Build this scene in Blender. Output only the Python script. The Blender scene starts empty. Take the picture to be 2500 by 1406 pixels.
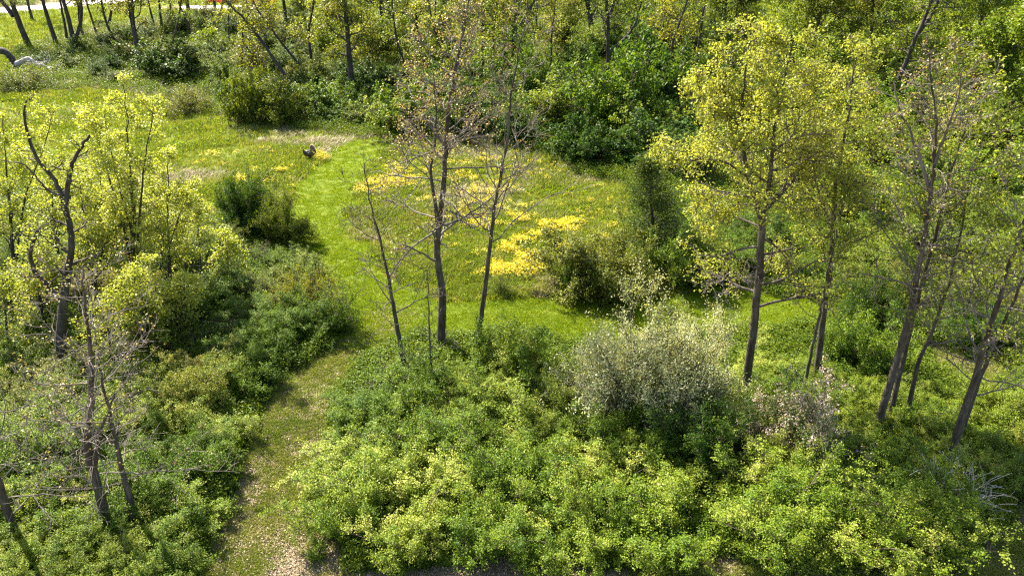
import bpy, bmesh, math, random
import numpy as np
from mathutils import Vector

# ------------------------------------------------------------------ camera, sky, sun, exposure
SC = bpy.context.scene
COL = SC.collection
CAM_H, FPX, PITCH = 18.0, 1850.0, math.radians(27.0)
cam_d = bpy.data.cameras.new('camera')
cam_d.sensor_width = 36.0
cam_d.lens = FPX / 2500.0 * 36.0
cam_d.clip_start = 0.1
cam_d.clip_end = 2000.0
cam = bpy.data.objects.new('camera', cam_d)
cam.location = (0, 0, CAM_H)
cam.rotation_euler = (math.radians(90) - PITCH, 0, 0)
COL.objects.link(cam)
SC.camera = cam

SUN_EL, SUN_AZ = math.radians(46.0), math.radians(-42.0)   # azimuth from +Y towards +X
world = bpy.data.worlds.new('World')
SC.world = world
world.use_nodes = True
wn = world.node_tree
bg = wn.nodes['Background']
sky = wn.nodes.new('ShaderNodeTexSky')
sky.sky_type = 'NISHITA'
sky.sun_disc = False
sky.sun_elevation = SUN_EL
sky.dust_density = 2.0
sky.ozone_density = 0.4
sky.sun_rotation = SUN_AZ
wn.links.new(sky.outputs[0], bg.inputs[0])
bg.inputs[1].default_value = 0.085

sun_d = bpy.data.lights.new('sun', 'SUN')
sun_d.energy = 5.0
sun_d.angle = math.radians(0.5)
sun_d.color = (1.0, 0.91, 0.74)
sun = bpy.data.objects.new('sun', sun_d)
sv = Vector((math.sin(SUN_AZ) * math.cos(SUN_EL), math.cos(SUN_AZ) * math.cos(SUN_EL), math.sin(SUN_EL)))
sun.rotation_euler = sv.to_track_quat('Z', 'Y').to_euler()
sun.location = sv * 100
COL.objects.link(sun)

SC.view_settings.view_transform = 'Standard'
SC.view_settings.look = 'None'
SC.view_settings.gamma = 1.0
SC.view_settings.exposure = 2.2
SC.cycles.max_bounces = 7
SC.cycles.diffuse_bounces = 4
SC.cycles.glossy_bounces = 2
SC.cycles.transmission_bounces = 4
SC.cycles.caustics_reflective = False
SC.cycles.caustics_refractive = False
SC.cycles.use_denoising = False
SC.cycles.filter_width = 1.25

RNG = np.random.default_rng(7)

# ------------------------------------------------------------------ photo geometry helpers
def ray(px, py):
    u = (px - 1250.0) / FPX
    v = (703.0 - py) / FPX
    return np.array([u, math.cos(PITCH) + v * math.sin(PITCH), -math.sin(PITCH) + v * math.cos(PITCH)])

def terrain(x, y):
    x = np.asarray(x, float); y = np.asarray(y, float)
    return (0.16 * np.sin(x * 0.11 + 1.3) * np.cos(y * 0.09) + 0.07 * np.sin(x * 0.37 + y * 0.21)
            + 0.04 * np.sin(x * 0.9 - y * 0.7))

def G(px, py):
    d = ray(px, py)
    z = 0.0
    for _ in range(4):
        t = (z - CAM_H) / d[2]
        z = float(terrain(d[0] * t, d[1] * t))
    return np.array([d[0] * t, d[1] * t, z])

def P(px, py, Y):
    d = ray(px, py)
    t = Y / d[1]
    return np.array([d[0] * t, Y, CAM_H + d[2] * t])

def poly(pts):
    return np.array([G(a, b)[:2] for a, b in pts])

def inside(pts, pl):
    x, y = pts[:, 0], pts[:, 1]
    r = np.zeros(len(pts), bool)
    n = len(pl)
    for i in range(n):
        x1, y1 = pl[i]; x2, y2 = pl[(i + 1) % n]
        c = ((y1 > y) != (y2 > y)) & (x < (x2 - x1) * (y - y1) / (y2 - y1 + 1e-12) + x1)
        r ^= c
    return r

def dist_line(pts, ln):
    d = np.full(len(pts), 1e9)
    for a, b in zip(ln[:-1], ln[1:]):
        ab = b - a
        t = np.clip(((pts - a) @ ab) / (ab @ ab + 1e-9), 0, 1)
        q = a + t[:, None] * ab
        d = np.minimum(d, np.hypot(*(pts - q).T))
    return d

def vnoise(x, y, s, seed=0):
    """smooth value noise in numpy"""
    x = np.asarray(x) / s + seed * 17.3; y = np.asarray(y) / s + seed * 9.1
    xi = np.floor(x).astype(int); yi = np.floor(y).astype(int)
    fx = x - xi; fy = y - yi
    fx = fx * fx * (3 - 2 * fx); fy = fy * fy * (3 - 2 * fy)
    def h(a, b):
        k = (a * 374761393 + b * 668265263 + seed * 974634) & 0x7fffffff
        k = (k ^ (k >> 13)) * 1274126177 & 0x7fffffff
        return ((k ^ (k >> 16)) & 0xffff) / 65535.0
    return (h(xi, yi) * (1 - fx) * (1 - fy) + h(xi + 1, yi) * fx * (1 - fy)
            + h(xi, yi + 1) * (1 - fx) * fy + h(xi + 1, yi + 1) * fx * fy)

# ------------------------------------------------------------------ object helpers
def tag(o, label=None, cat=None, group=None, kind=None):
    if label: o['label'] = label
    if cat: o['category'] = cat
    if group: o['group'] = group
    if kind: o['kind'] = kind
    return o

def link(name, data, mat=None, parent=None):
    o = bpy.data.objects.new(name, data)
    COL.objects.link(o)
    if mat is not None and data is not None and len(data.materials) == 0:
        data.materials.append(mat)
    if parent is not None:
        o.parent = parent
    return o

def empty(name, loc, rz=0.0, sc=1.0):
    o = bpy.data.objects.new(name, None)
    COL.objects.link(o)
    o.empty_display_size = 0.2
    o.location = loc
    o.rotation_euler = (0, 0, rz)
    o.scale = (sc, sc, sc) if np.isscalar(sc) else sc
    return o

def mesh_np(name, v, f, attr=None, smooth=False):
    """v (N,3); f (M,k) with one k"""
    v = np.ascontiguousarray(v, dtype=np.float32)
    f = np.ascontiguousarray(f, dtype=np.int32)
    m = bpy.data.meshes.new(name)
    m.vertices.add(len(v)); m.vertices.foreach_set('co', v.ravel())
    k = f.shape[1]
    m.loops.add(f.size); m.loops.foreach_set('vertex_index', f.ravel())
    m.polygons.add(len(f))
    m.polygons.foreach_set('loop_start', np.arange(0, f.size, k, dtype=np.int32))
    m.polygons.foreach_set('loop_total', np.full(len(f), k, np.int32))
    if smooth:
        m.polygons.foreach_set('use_smooth', np.ones(len(f), bool))
    if attr:
        for an, av in attr.items():
            a = m.attributes.new(an, 'FLOAT', 'POINT')
            a.data.foreach_set('value', np.ascontiguousarray(av, dtype=np.float32))
    m.update(calc_edges=True)
    return m

def norm(a):
    return a / (np.linalg.norm(a, axis=-1, keepdims=True) + 1e-9)

def leaf_quads(c, nrm, L, W, rng, v, fold=0.25):
    """one kite-shaped folded leaf (2 triangles) per centre"""
    n = len(c)
    r = norm(rng.normal(size=(n, 3)))
    a = norm(np.cross(nrm, r)); b = np.cross(nrm, a)
    L = np.broadcast_to(L, n)[:, None]; W = np.broadcast_to(W, n)[:, None]
    lift = nrm * W * fold
    p0 = c - a * L * 0.5
    p1 = c + b * W * 0.5 + lift - a * L * 0.05
    p2 = c + a * L * 0.5
    p3 = c - b * W * 0.5 + lift - a * L * 0.05
    V = np.stack([p0, p1, p2, p3], 1).reshape(-1, 3)
    base = (np.arange(n) * 4)[:, None]
    F = np.concatenate([base + np.array([[0, 1, 2]]), base + np.array([[0, 2, 3]])], 1).reshape(-1, 3)
    return V, F, np.repeat(v, 4)

class Tubes:
    def __init__(self):
        self.v = []; self.f = []; self.n = 0
    def add(self, pts, rad, sides=5, cap=True):
        pts = np.asarray(pts, float); k = len(pts)
        rad = np.broadcast_to(np.asarray(rad, float), k)
        tan = np.gradient(pts, axis=0); tan = norm(tan)
        ref = np.array([1.0, 0.0, 0.0]) if abs(tan[:, 0]).mean() < 0.7 else np.array([0.0, 0.0, 1.0])
        a = norm(np.cross(tan, ref)); b = np.cross(tan, a)
        th = np.arange(sides) * 2 * math.pi / sides
        ring = (a[:, None, :] * np.cos(th)[None, :, None] + b[:, None, :] * np.sin(th)[None, :, None]) * rad[:, None, None]
        V = (pts[:, None, :] + ring).reshape(-1, 3)
        i = np.arange(k - 1)[:, None] * sides; j = np.arange(sides)[None, :]; j2 = (j + 1) % sides
        F = np.stack([i + j, i + j2, i + sides + j2, i + sides + j], -1).reshape(-1, 4) + self.n
        self.v.append(V); self.f.append(F); self.n += len(V)
        if cap:
            self.v.append(pts[-1:] + tan[-1:] * rad[-1]); self.n += 1
            t = self.n - 1; o = t - sides
            self.f.append(np.array([[o + q, o + (q + 1) % sides, t, t] for q in range(sides)]))
    def mesh(self, name):
        v = np.concatenate(self.v); f = np.concatenate(self.f)
        m = bpy.data.meshes.new(name)
        quad = f[:, 2] != f[:, 3]
        fq, ft = f[quad], f[~quad][:, :3]
        loops = np.concatenate([fq.ravel(), ft.ravel()]).astype(np.int32)
        m.vertices.add(len(v)); m.vertices.foreach_set('co', v.astype(np.float32).ravel())
        m.loops.add(len(loops)); m.loops.foreach_set('vertex_index', loops)
        m.polygons.add(len(f))
        tot = np.concatenate([np.full(len(fq), 4), np.full(len(ft), 3)]).astype(np.int32)
        st = np.concatenate([[0], np.cumsum(tot)[:-1]]).astype(np.int32)
        m.polygons.foreach_set('loop_start', st); m.polygons.foreach_set('loop_total', tot)
        m.polygons.foreach_set('use_smooth', np.ones(len(f), bool))
        m.update(calc_edges=True)
        return m

# ------------------------------------------------------------------ materials
def newmat(name):
    m = bpy.data.materials.new(name)
    m.use_nodes = True
    nt = m.node_tree
    for n in list(nt.nodes): nt.nodes.remove(n)
    out = nt.nodes.new('ShaderNodeOutputMaterial')
    return m, nt, out

def ramp(nt, stops):
    r = nt.nodes.new('ShaderNodeValToRGB')
    e = r.color_ramp.elements
    while len(e) < len(stops): e.new(0.5)
    for i, (p, c) in enumerate(stops):
        e[i].position = p; e[i].color = (*c, 1)
    return r

def math_n(nt, op, a, b=None, clamp=False):
    n = nt.nodes.new('ShaderNodeMath'); n.operation = op; n.use_clamp = clamp
    for i, q in enumerate((a, b)):
        if q is None: continue
        if isinstance(q, (int, float)): n.inputs[i].default_value = q
        else: nt.links.new(q, n.inputs[i])
    return n.outputs[0]

def leaf_mat(name, stops, trans=0.38, tgain=(1.35, 1.25, 0.6), rough=0.45, spec=0.35, rand=0.35, patch=0.25, pscale=0.35):
    m, nt, out = newmat(name)
    at = nt.nodes.new('ShaderNodeAttribute'); at.attribute_name = 'v'
    oi = nt.nodes.new('ShaderNodeObjectInfo')
    s = math_n(nt, 'MULTIPLY', oi.outputs['Random'], rand)
    s = math_n(nt, 'ADD', s, math_n(nt, 'MULTIPLY', at.outputs['Fac'], 1.0 - rand), True)
    geo = nt.nodes.new('ShaderNodeNewGeometry')
    pn = nt.nodes.new('ShaderNodeTexNoise'); pn.inputs['Scale'].default_value = pscale; pn.inputs['Detail'].default_value = 5
    nt.links.new(geo.outputs['Position'], pn.inputs['Vector'])
    s = math_n(nt, 'ADD', s, math_n(nt, 'MULTIPLY', math_n(nt, 'SUBTRACT', pn.outputs[0], 0.5), patch * 3.0), True)
    r = ramp(nt, stops)
    nt.links.new(s, r.inputs[0])
    pb = nt.nodes.new('ShaderNodeBsdfPrincipled')
    pb.inputs['Roughness'].default_value = rough
    pb.inputs['Specular IOR Level'].default_value = spec
    nt.links.new(r.outputs[0], pb.inputs['Base Color'])
    tr = nt.nodes.new('ShaderNodeBsdfTranslucent')
    mul = nt.nodes.new('ShaderNodeMix'); mul.data_type = 'RGBA'; mul.blend_type = 'MULTIPLY'
    mul.inputs['Factor'].default_value = 1.0
    mul.clamp_result = False
    nt.links.new(r.outputs[0], mul.inputs['A'])
    mul.inputs['B'].default_value = (*tgain, 1)
    nt.links.new(mul.outputs['Result'], tr.inputs[0])
    mx = nt.nodes.new('ShaderNodeMixShader'); mx.inputs[0].default_value = trans
    nt.links.new(pb.outputs[0], mx.inputs[1]); nt.links.new(tr.outputs[0], mx.inputs[2])
    nt.links.new(mx.outputs[0], out.inputs[0])
    return m

def bark_mat(name, c0, c1, c2, scale=9.0):
    m, nt, out = newmat(name)
    tc = nt.nodes.new('ShaderNodeTexCoord')
    mp = nt.nodes.new('ShaderNodeMapping'); mp.inputs['Scale'].default_value = (1, 1, 0.22)
    nt.links.new(tc.outputs['Object'], mp.inputs[0])
    n1 = nt.nodes.new('ShaderNodeTexNoise'); n1.inputs['Scale'].default_value = scale
    n1.inputs['Detail'].default_value = 6; n1.inputs['Roughness'].default_value = 0.7
    nt.links.new(mp.outputs[0], n1.inputs['Vector'])
    n2 = nt.nodes.new('ShaderNodeTexNoise'); n2.inputs['Scale'].default_value = 1.3
    nt.links.new(tc.outputs['Object'], n2.inputs['Vector'])
    s = math_n(nt, 'ADD', math_n(nt, 'MULTIPLY', n1.outputs[0], 0.7), math_n(nt, 'MULTIPLY', n2.outputs[0], 0.3))
    r = ramp(nt, [(0.36, c0), (0.5, c1), (0.64, c2)])
    nt.links.new(s, r.inputs[0])
    pb = nt.nodes.new('ShaderNodeBsdfPrincipled')
    pb.inputs['Roughness'].default_value = 0.85
    pb.inputs['Specular IOR Level'].default_value = 0.25
    nt.links.new(r.outputs[0], pb.inputs['Base Color'])
    bp = nt.nodes.new('ShaderNodeBump'); bp.inputs['Strength'].default_value = 0.8; bp.inputs['Distance'].default_value = 0.03
    nt.links.new(n1.outputs[0], bp.inputs['Height']); nt.links.new(bp.outputs[0], pb.inputs['Normal'])
    nt.links.new(pb.outputs[0], out.inputs[0])
    return m

def plain(name, col, rough=0.7, noise=0.25, scale=3.0):
    m, nt, out = newmat(name)
    tc = nt.nodes.new('ShaderNodeTexCoord')
    n1 = nt.nodes.new('ShaderNodeTexNoise'); n1.inputs['Scale'].default_value = scale; n1.inputs['Detail'].default_value = 5
    nt.links.new(tc.outputs['Object'], n1.inputs['Vector'])
    lo = tuple(c * (1 - noise) for c in col); hi = tuple(min(1, c * (1 + noise)) for c in col)
    r = ramp(nt, [(0.3, lo), (0.7, hi)])
    nt.links.new(n1.outputs[0], r.inputs[0])
    pb = nt.nodes.new('ShaderNodeBsdfPrincipled'); pb.inputs['Roughness'].default_value = rough
    nt.links.new(r.outputs[0], pb.inputs['Base Color'])
    nt.links.new(pb.outputs[0], out.inputs[0])
    return m

M = {}
M['honey'] = leaf_mat('leaf_honey', [(0.0, (0.045, 0.105, 0.008)), (0.4, (0.120, 0.195, 0.012)), (0.7, (0.230, 0.290, 0.028)), (1.0, (0.48, 0.49, 0.14))], spec=0.18, trans=0.4)
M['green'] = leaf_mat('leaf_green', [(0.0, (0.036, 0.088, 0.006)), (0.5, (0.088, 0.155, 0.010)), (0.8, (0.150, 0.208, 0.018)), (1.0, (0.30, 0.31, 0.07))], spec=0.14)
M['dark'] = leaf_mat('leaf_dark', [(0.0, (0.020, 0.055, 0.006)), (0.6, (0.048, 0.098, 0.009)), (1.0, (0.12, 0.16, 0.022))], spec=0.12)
M['silver'] = leaf_mat('leaf_silver', [(0.0, (0.070, 0.105, 0.025)), (0.3, (0.13, 0.17, 0.050)), (0.5, (0.25, 0.28, 0.12)), (1.0, (0.64, 0.64, 0.42))], trans=0.38, spec=0.15, patch=0.1)
M['olive'] = leaf_mat('leaf_olive', [(0.0, (0.052, 0.086, 0.008)), (0.5, (0.110, 0.148, 0.014)), (0.85, (0.180, 0.200, 0.026)), (1.0, (0.27, 0.24, 0.055))], spec=0.12)
M['lime'] = leaf_mat('leaf_lime', [(0.0, (0.080, 0.140, 0.009)), (0.5, (0.150, 0.212, 0.014)), (1.0, (0.26, 0.29, 0.030))], spec=0.2)
M['pink'] = leaf_mat('leaf_pink', [(0.0, (0.060, 0.110, 0.020)), (0.5, (0.12, 0.16, 0.040)), (0.66, (0.20, 0.18, 0.10)), (0.72, (0.52, 0.40, 0.38)), (1.0, (0.60, 0.48, 0.46))], rand=0.0, patch=0.0)
M['rust'] = leaf_mat('leaf_rust', [(0.0, (0.075, 0.100, 0.010)), (0.5, (0.150, 0.172, 0.018)), (0.85, (0.23, 0.22, 0.03)), (1.0, (0.28, 0.20, 0.05))], spec=0.2)
M['maple'] = leaf_mat('leaf_maple', [(0.0, (0.095, 0.145, 0.014)), (0.5, (0.205, 0.245, 0.030)), (1.0, (0.40, 0.40, 0.085))], trans=0.5, patch=0.2, pscale=0.8, spec=0.25)
M['young'] = leaf_mat('leaf_young', [(0.0, (0.15, 0.205, 0.020)), (0.5, (0.27, 0.32, 0.038)), (1.0, (0.43, 0.45, 0.095))], trans=0.5)
M['cedar'] = leaf_mat('leaf_cedar', [(0.0, (0.030, 0.058, 0.008)), (0.55, (0.062, 0.098, 0.014)), (0.8, (0.12, 0.13, 0.022)), (1.0, (0.17, 0.11, 0.035))], trans=0.3, spec=0.1, rand=0)
M['bud'] = leaf_mat('bud', [(0.0, (0.10, 0.05, 0.035)), (0.35, (0.20, 0.10, 0.06)), (0.6, (0.26, 0.22, 0.07)), (1.0, (0.34, 0.32, 0.09))], rand=0.1)
M['farleaf'] = leaf_mat('leaf_far', [(0.0, (0.09, 0.11, 0.010)), (0.5, (0.17, 0.185, 0.018)), (1.0, (0.29, 0.28, 0.035))], trans=0.45, spec=0.2)
M['bark'] = bark_mat('bark_grey', (0.026, 0.020, 0.014), (0.060, 0.049, 0.037), (0.13, 0.11, 0.088))
M['bark_dark'] = bark_mat('bark_dark', (0.020, 0.017, 0.015), (0.045, 0.038, 0.033), (0.09, 0.08, 0.07))
M['twig'] = bark_mat('twig_grey', (0.060, 0.050, 0.040), (0.115, 0.098, 0.083), (0.21, 0.185, 0.16), 4.0)
M['twig_dark'] = bark_mat('twig_dark', (0.035, 0.028, 0.024), (0.07, 0.055, 0.047), (0.13, 0.11, 0.095), 4.0)
M['stem'] = bark_mat('stem_brown', (0.05, 0.035, 0.025), (0.10, 0.075, 0.055), (0.19, 0.15, 0.12), 6.0)
M['deadwood'] = bark_mat('deadwood', (0.16, 0.145, 0.13), (0.34, 0.32, 0.30), (0.55, 0.53, 0.50), 5.0)
M['straw'] = leaf_mat('straw', [(0.0, (0.19, 0.14, 0.075)), (0.5, (0.32, 0.25, 0.14)), (1.0, (0.46, 0.39, 0.25))], trans=0.25, tgain=(1, 1, 1))
M['mown'] = leaf_mat('grass_mown', [(0.0, (0.080, 0.150, 0.005)), (0.4, (0.150, 0.230, 0.006)), (0.75, (0.220, 0.285, 0.009)), (1.0, (0.28, 0.31, 0.022))], trans=0.42, spec=0.15, patch=0.22, pscale=0.7)
M['meadow'] = leaf_mat('grass_meadow', [(0.0, (0.070, 0.120, 0.010)), (0.4, (0.140, 0.190, 0.016)), (0.7, (0.215, 0.240, 0.035)), (0.85, (0.29, 0.27, 0.09)), (1.0, (0.40, 0.34, 0.17))], trans=0.42, spec=0.2, patch=0.35, pscale=0.4)
M['weed'] = leaf_mat('weed', [(0.0, (0.040, 0.085, 0.006)), (0.5, (0.088, 0.140, 0.010)), (0.85, (0.150, 0.190, 0.020)), (1.0, (0.27, 0.25, 0.07))], spec=0.14)
M['petal'] = leaf_mat('petal_yellow', [(0.0, (0.08, 0.14, 0.012)), (0.45, (0.13, 0.19, 0.014)), (0.50, (0.62, 0.50, 0.006)), (1.0, (0.80, 0.62, 0.010))], rand=0.05, trans=0.4, tgain=(1, 1, 0.5), patch=0)
M['litter'] = leaf_mat('litter', [(0.0, (0.10, 0.072, 0.045)), (0.5, (0.23, 0.18, 0.115)), (1.0, (0.40, 0.335, 0.23))], trans=0.1, tgain=(1, 1, 1), spec=0.1)

# ------------------------------------------------------------------ layout of the ground (photo pixels -> metres)
FIELD = poly([(-300, 262), (0, 232), (230, 222), (470, 252), (560, 298), (800, 325), (930, 345), (1200, 352), (1350, 385),
              (1420, 432), (1540, 445), (1560, 560), (1540, 600), (1650, 700), (1760, 720), (2010, 745), (2010, 790), (1480, 835),
              (1350, 845), (1240, 790), (1010, 800), (930, 815), (880, 860), (860, 780), (800, 650), (700, 610), (540, 565),
              (440, 500), (300, 470), (0, 460), (-300, 460)])
TRAIL_N = poly([(900, 352), (850, 395), (800, 450), (775, 520), (790, 590), (850, 670), (930, 735), (1000, 775)])
TRAIL_E = poly([(930, 800), (1000, 775), (1250, 765), (1500, 775), (1800, 748), (2020, 768)])
TRAIL_S = poly([(960, 775), (880, 850), (760, 940), (715, 1020), (690, 1110), (665, 1200), (650, 1300), (660, 1410), (680, 1520)])
LAWN = poly([(-400, 60), (0, 35), (300, 4), (520, -15), (760, -18), (700, 26), (540, 34), (400, 38), (200, 70), (50, 120), (0, 190), (-300, 210)])
RIGHT_A = poly([(2250, 850), (2330, 840), (2510, 900), (2560, 1000), (2440, 985), (2300, 930)])
RIGHT_B = poly([(2040, 640), (2150, 600), (2330, 590), (2560, 600), (2560, 690), (2300, 680), (2060, 700)])
FRONT = poly([(860, 1700), (850, 1392), (900, 1360), (1100, 1350), (1400, 1350), (1680, 1330), (1790, 1350), (2050, 1360), (2400, 1365), (2430, 1290),
              (2480, 1200), (2560, 1180), (2800, 1250), (2800, 1700)])
ROAD = poly([(-520, 66), (-200, 47), (0, 27), (150, 14), (300, 2), (520, -16)])
PAD = poly([(440, 20), (480, 20), (545, 20), (600, 19)])
MOWN2 = poly([(1255, 740), (1420, 748), (1700, 735), (2000, 748), (2000, 800), (1700, 800), (1480, 835), (1380, 850), (1330, 825), (1255, 790)])
DIRT = poly([(2205, 12), (2260, 0), (2330, 10), (2335, 45), (2260, 52), (2205, 40)])

def masks(p):
    """p (N,2) -> dict of 0..1 masks"""
    jx = (vnoise(p[:, 0], p[:, 1], 1.6, 3) - 0.5) * 1.3; jy = (vnoise(p[:, 0], p[:, 1], 1.6, 4) - 0.5) * 1.3
    q = p + np.stack([jx, jy], 1)
    dn = dist_line(q, TRAIL_N); de = dist_line(q, TRAIL_E); ds = dist_line(q, TRAIL_S)
    sw = np.clip(1.45 + (24 - p[:, 1]) * 0.09, 1.3, 2.3)
    mown = (dn < 2.0) | (de < 1.9) | inside(q, MOWN2)
    south = (ds < sw)
    field = inside(q, FIELD)
    lawn = inside(q, LAWN)
    right = inside(q, RIGHT_A) | inside(q, RIGHT_B)
    front = inside(q, FRONT)
    dirt = inside(q, DIRT)
    road = (dist_line(p, ROAD) < 4.6) | (dist_line(p, PAD) < 4.2)
    lawn = lawn & ~road; field = field & ~road
    return dict(mown=mown, south=south, field=field | right, lawn=lawn, front=front, dirt=dirt, road=road)

# ------------------------------------------------------------------ ground
def build_ground():
    xs = np.concatenate([np.linspace(-420, -60, 60)[:-1], np.linspace(-60, 60, 301), np.linspace(60, 420, 60)[1:]])
    ys = np.concatenate([np.linspace(-60, 8, 20)[:-1], np.linspace(8, 80, 220), np.linspace(80, 180, 110)[1:], np.linspace(180, 620, 50)[1:]])
    X, Y = np.meshgrid(xs, ys)
    x, y = X.ravel(), Y.ravel()
    z = terrain(x, y) + 0.05 * (vnoise(x, y, 0.7, 8) - 0.5)
    nx = len(xs)
    i = np.arange(len(ys) - 1)[:, None] * nx; j = np.arange(nx - 1)[None, :]
    F = np.stack([i + j, i + j + 1, i + nx + j + 1, i + nx + j], -1).reshape(-1, 4)
    mk = masks(np.stack([x, y], 1))
    green = np.where(mk['mown'], 1.0, np.where(mk['field'] | mk['lawn'], 0.75, 0.25))
    green = np.where(mk['south'], np.clip(0.22 + (y - 20) * 0.05, 0.12, 0.7), green)
    green = np.where(mk['front'], 0.12, green)
    green = np.where(mk['dirt'], 0.0, green)
    m = mesh_np('ground', np.stack([x, y, z], 1), F, {'green': green, 'dirt': mk['dirt'].astype(float)}, True)
    mat, nt, out = newmat('ground_soil')
    at = nt.nodes.new('ShaderNodeAttribute'); at.attribute_name = 'green'
    ad = nt.nodes.new('ShaderNodeAttribute'); ad.attribute_name = 'dirt'
    tc = nt.nodes.new('ShaderNodeTexCoord')
    def noise(sc, det=6):
        n = nt.nodes.new('ShaderNodeTexNoise'); n.inputs['Scale'].default_value = sc; n.inputs['Detail'].default_value = det
        n.inputs['Roughness'].default_value = 0.65
        nt.links.new(tc.outputs['Object'], n.inputs['Vector']); return n.outputs[0]
    soil = ramp(nt, [(0.3, (0.085, 0.062, 0.036)), (0.5, (0.19, 0.148, 0.088)), (0.72, (0.34, 0.28, 0.175))])
    nt.links.new(noise(2.6, 8), soil.inputs[0])
    gr = ramp(nt, [(0.3, (0.060, 0.092, 0.008)), (0.5, (0.100, 0.138, 0.014)), (0.72, (0.16, 0.175, 0.032))])
    nt.links.new(noise(1.1, 8), gr.inputs[0])
    f = math_n(nt, 'ADD', at.outputs['Fac'], math_n(nt, 'MULTIPLY', math_n(nt, 'SUBTRACT', noise(0.9), 0.5), 1.6))
    f = math_n(nt, 'MULTIPLY', math_n(nt, 'SUBTRACT', f, 0.25), 2.2, True)
    mx = nt.nodes.new('ShaderNodeMix'); mx.data_type = 'RGBA'
    nt.links.new(f, mx.inputs['Factor']); nt.links.new(soil.outputs[0], mx.inputs['A']); nt.links.new(gr.outputs[0], mx.inputs['B'])
    dr = ramp(nt, [(0.3, (0.28, 0.21, 0.16)), (0.7, (0.48, 0.39, 0.32))]); nt.links.new(noise(0.8), dr.inputs[0])
    mx2 = nt.nodes.new('ShaderNodeMix'); mx2.data_type = 'RGBA'
    nt.links.new(ad.outputs['Fac'], mx2.inputs['Factor']); nt.links.new(mx.outputs['Result'], mx2.inputs['A']); nt.links.new(dr.outputs[0], mx2.inputs['B'])
    pb = nt.nodes.new('ShaderNodeBsdfPrincipled'); pb.inputs['Roughness'].default_value = 0.95
    pb.inputs['Specular IOR Level'].default_value = 0.1
    nt.links.new(mx2.outputs['Result'], pb.inputs['Base Color'])
    bp = nt.nodes.new('ShaderNodeBump'); bp.inputs['Strength'].default_value = 0.7; bp.inputs['Distance'].default_value = 0.08
    nt.links.new(noise(7.0, 8), bp.inputs['Height']); nt.links.new(bp.outputs[0], pb.inputs['Normal'])
    nt.links.new(pb.outputs[0], out.inputs[0])
    o = link('ground', m, mat)
    tag(o, 'gently uneven soil and grass floor of the meadow and thicket', kind='structure')

build_ground()

def ribbon(name, pix, half, z, mat, label):
    """a flat strip following ground points given in photo pixels (centre line)"""
    c = [G(a, b)[:2] for a, b in pix]
    pts = []
    for a, b in zip(c[:-1], c[1:]):
        for t in np.linspace(0, 1, 9)[:-1]: pts.append(a + (b - a) * t)
    pts.append(c[-1]); pts = np.array(pts)
    tn = norm(np.gradient(pts, axis=0)); sd = np.stack([-tn[:, 1], tn[:, 0]], 1)
    w = half * (1 + 0.12 * np.sin(np.arange(len(pts)) * 1.7))
    rows = []
    for k in np.linspace(-1, 1, 5):
        q = pts + sd * (w * k)[:, None]
        rows.append(np.stack([q[:, 0], q[:, 1], terrain(q[:, 0], q[:, 1]) + z + 0.05 * (1 - k * k)], 1))
    V = np.stack(rows, 1).reshape(-1, 3)
    n = len(pts)
    i = np.arange(n - 1)[:, None] * 5; j = np.arange(4)[None, :]
    F = np.stack([i + j, i + j + 1, i + 6 + j, i + 5 + j], -1).reshape(-1, 4)
    o = link(name, mesh_np(name, V, F, smooth=True), mat)
    tag(o, label, kind='structure')
    return o

M['gravel'] = plain('gravel', (0.52, 0.47, 0.44), 0.95, 0.25, 2.0)
ribbon('gravel_road', [(-520, 66), (-200, 47), (0, 27), (150, 14), (300, 2), (520, -16)], 4.2, 0.06, M['gravel'],
       'pale gravel lane crossing behind the lawn at upper left')
ribbon('gravel_pad', [(440, 20), (480, 20), (545, 20), (600, 19)], 4.0, 0.06, M['gravel'],
       'short pale gravel strip in front of the orange safety fence')

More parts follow.
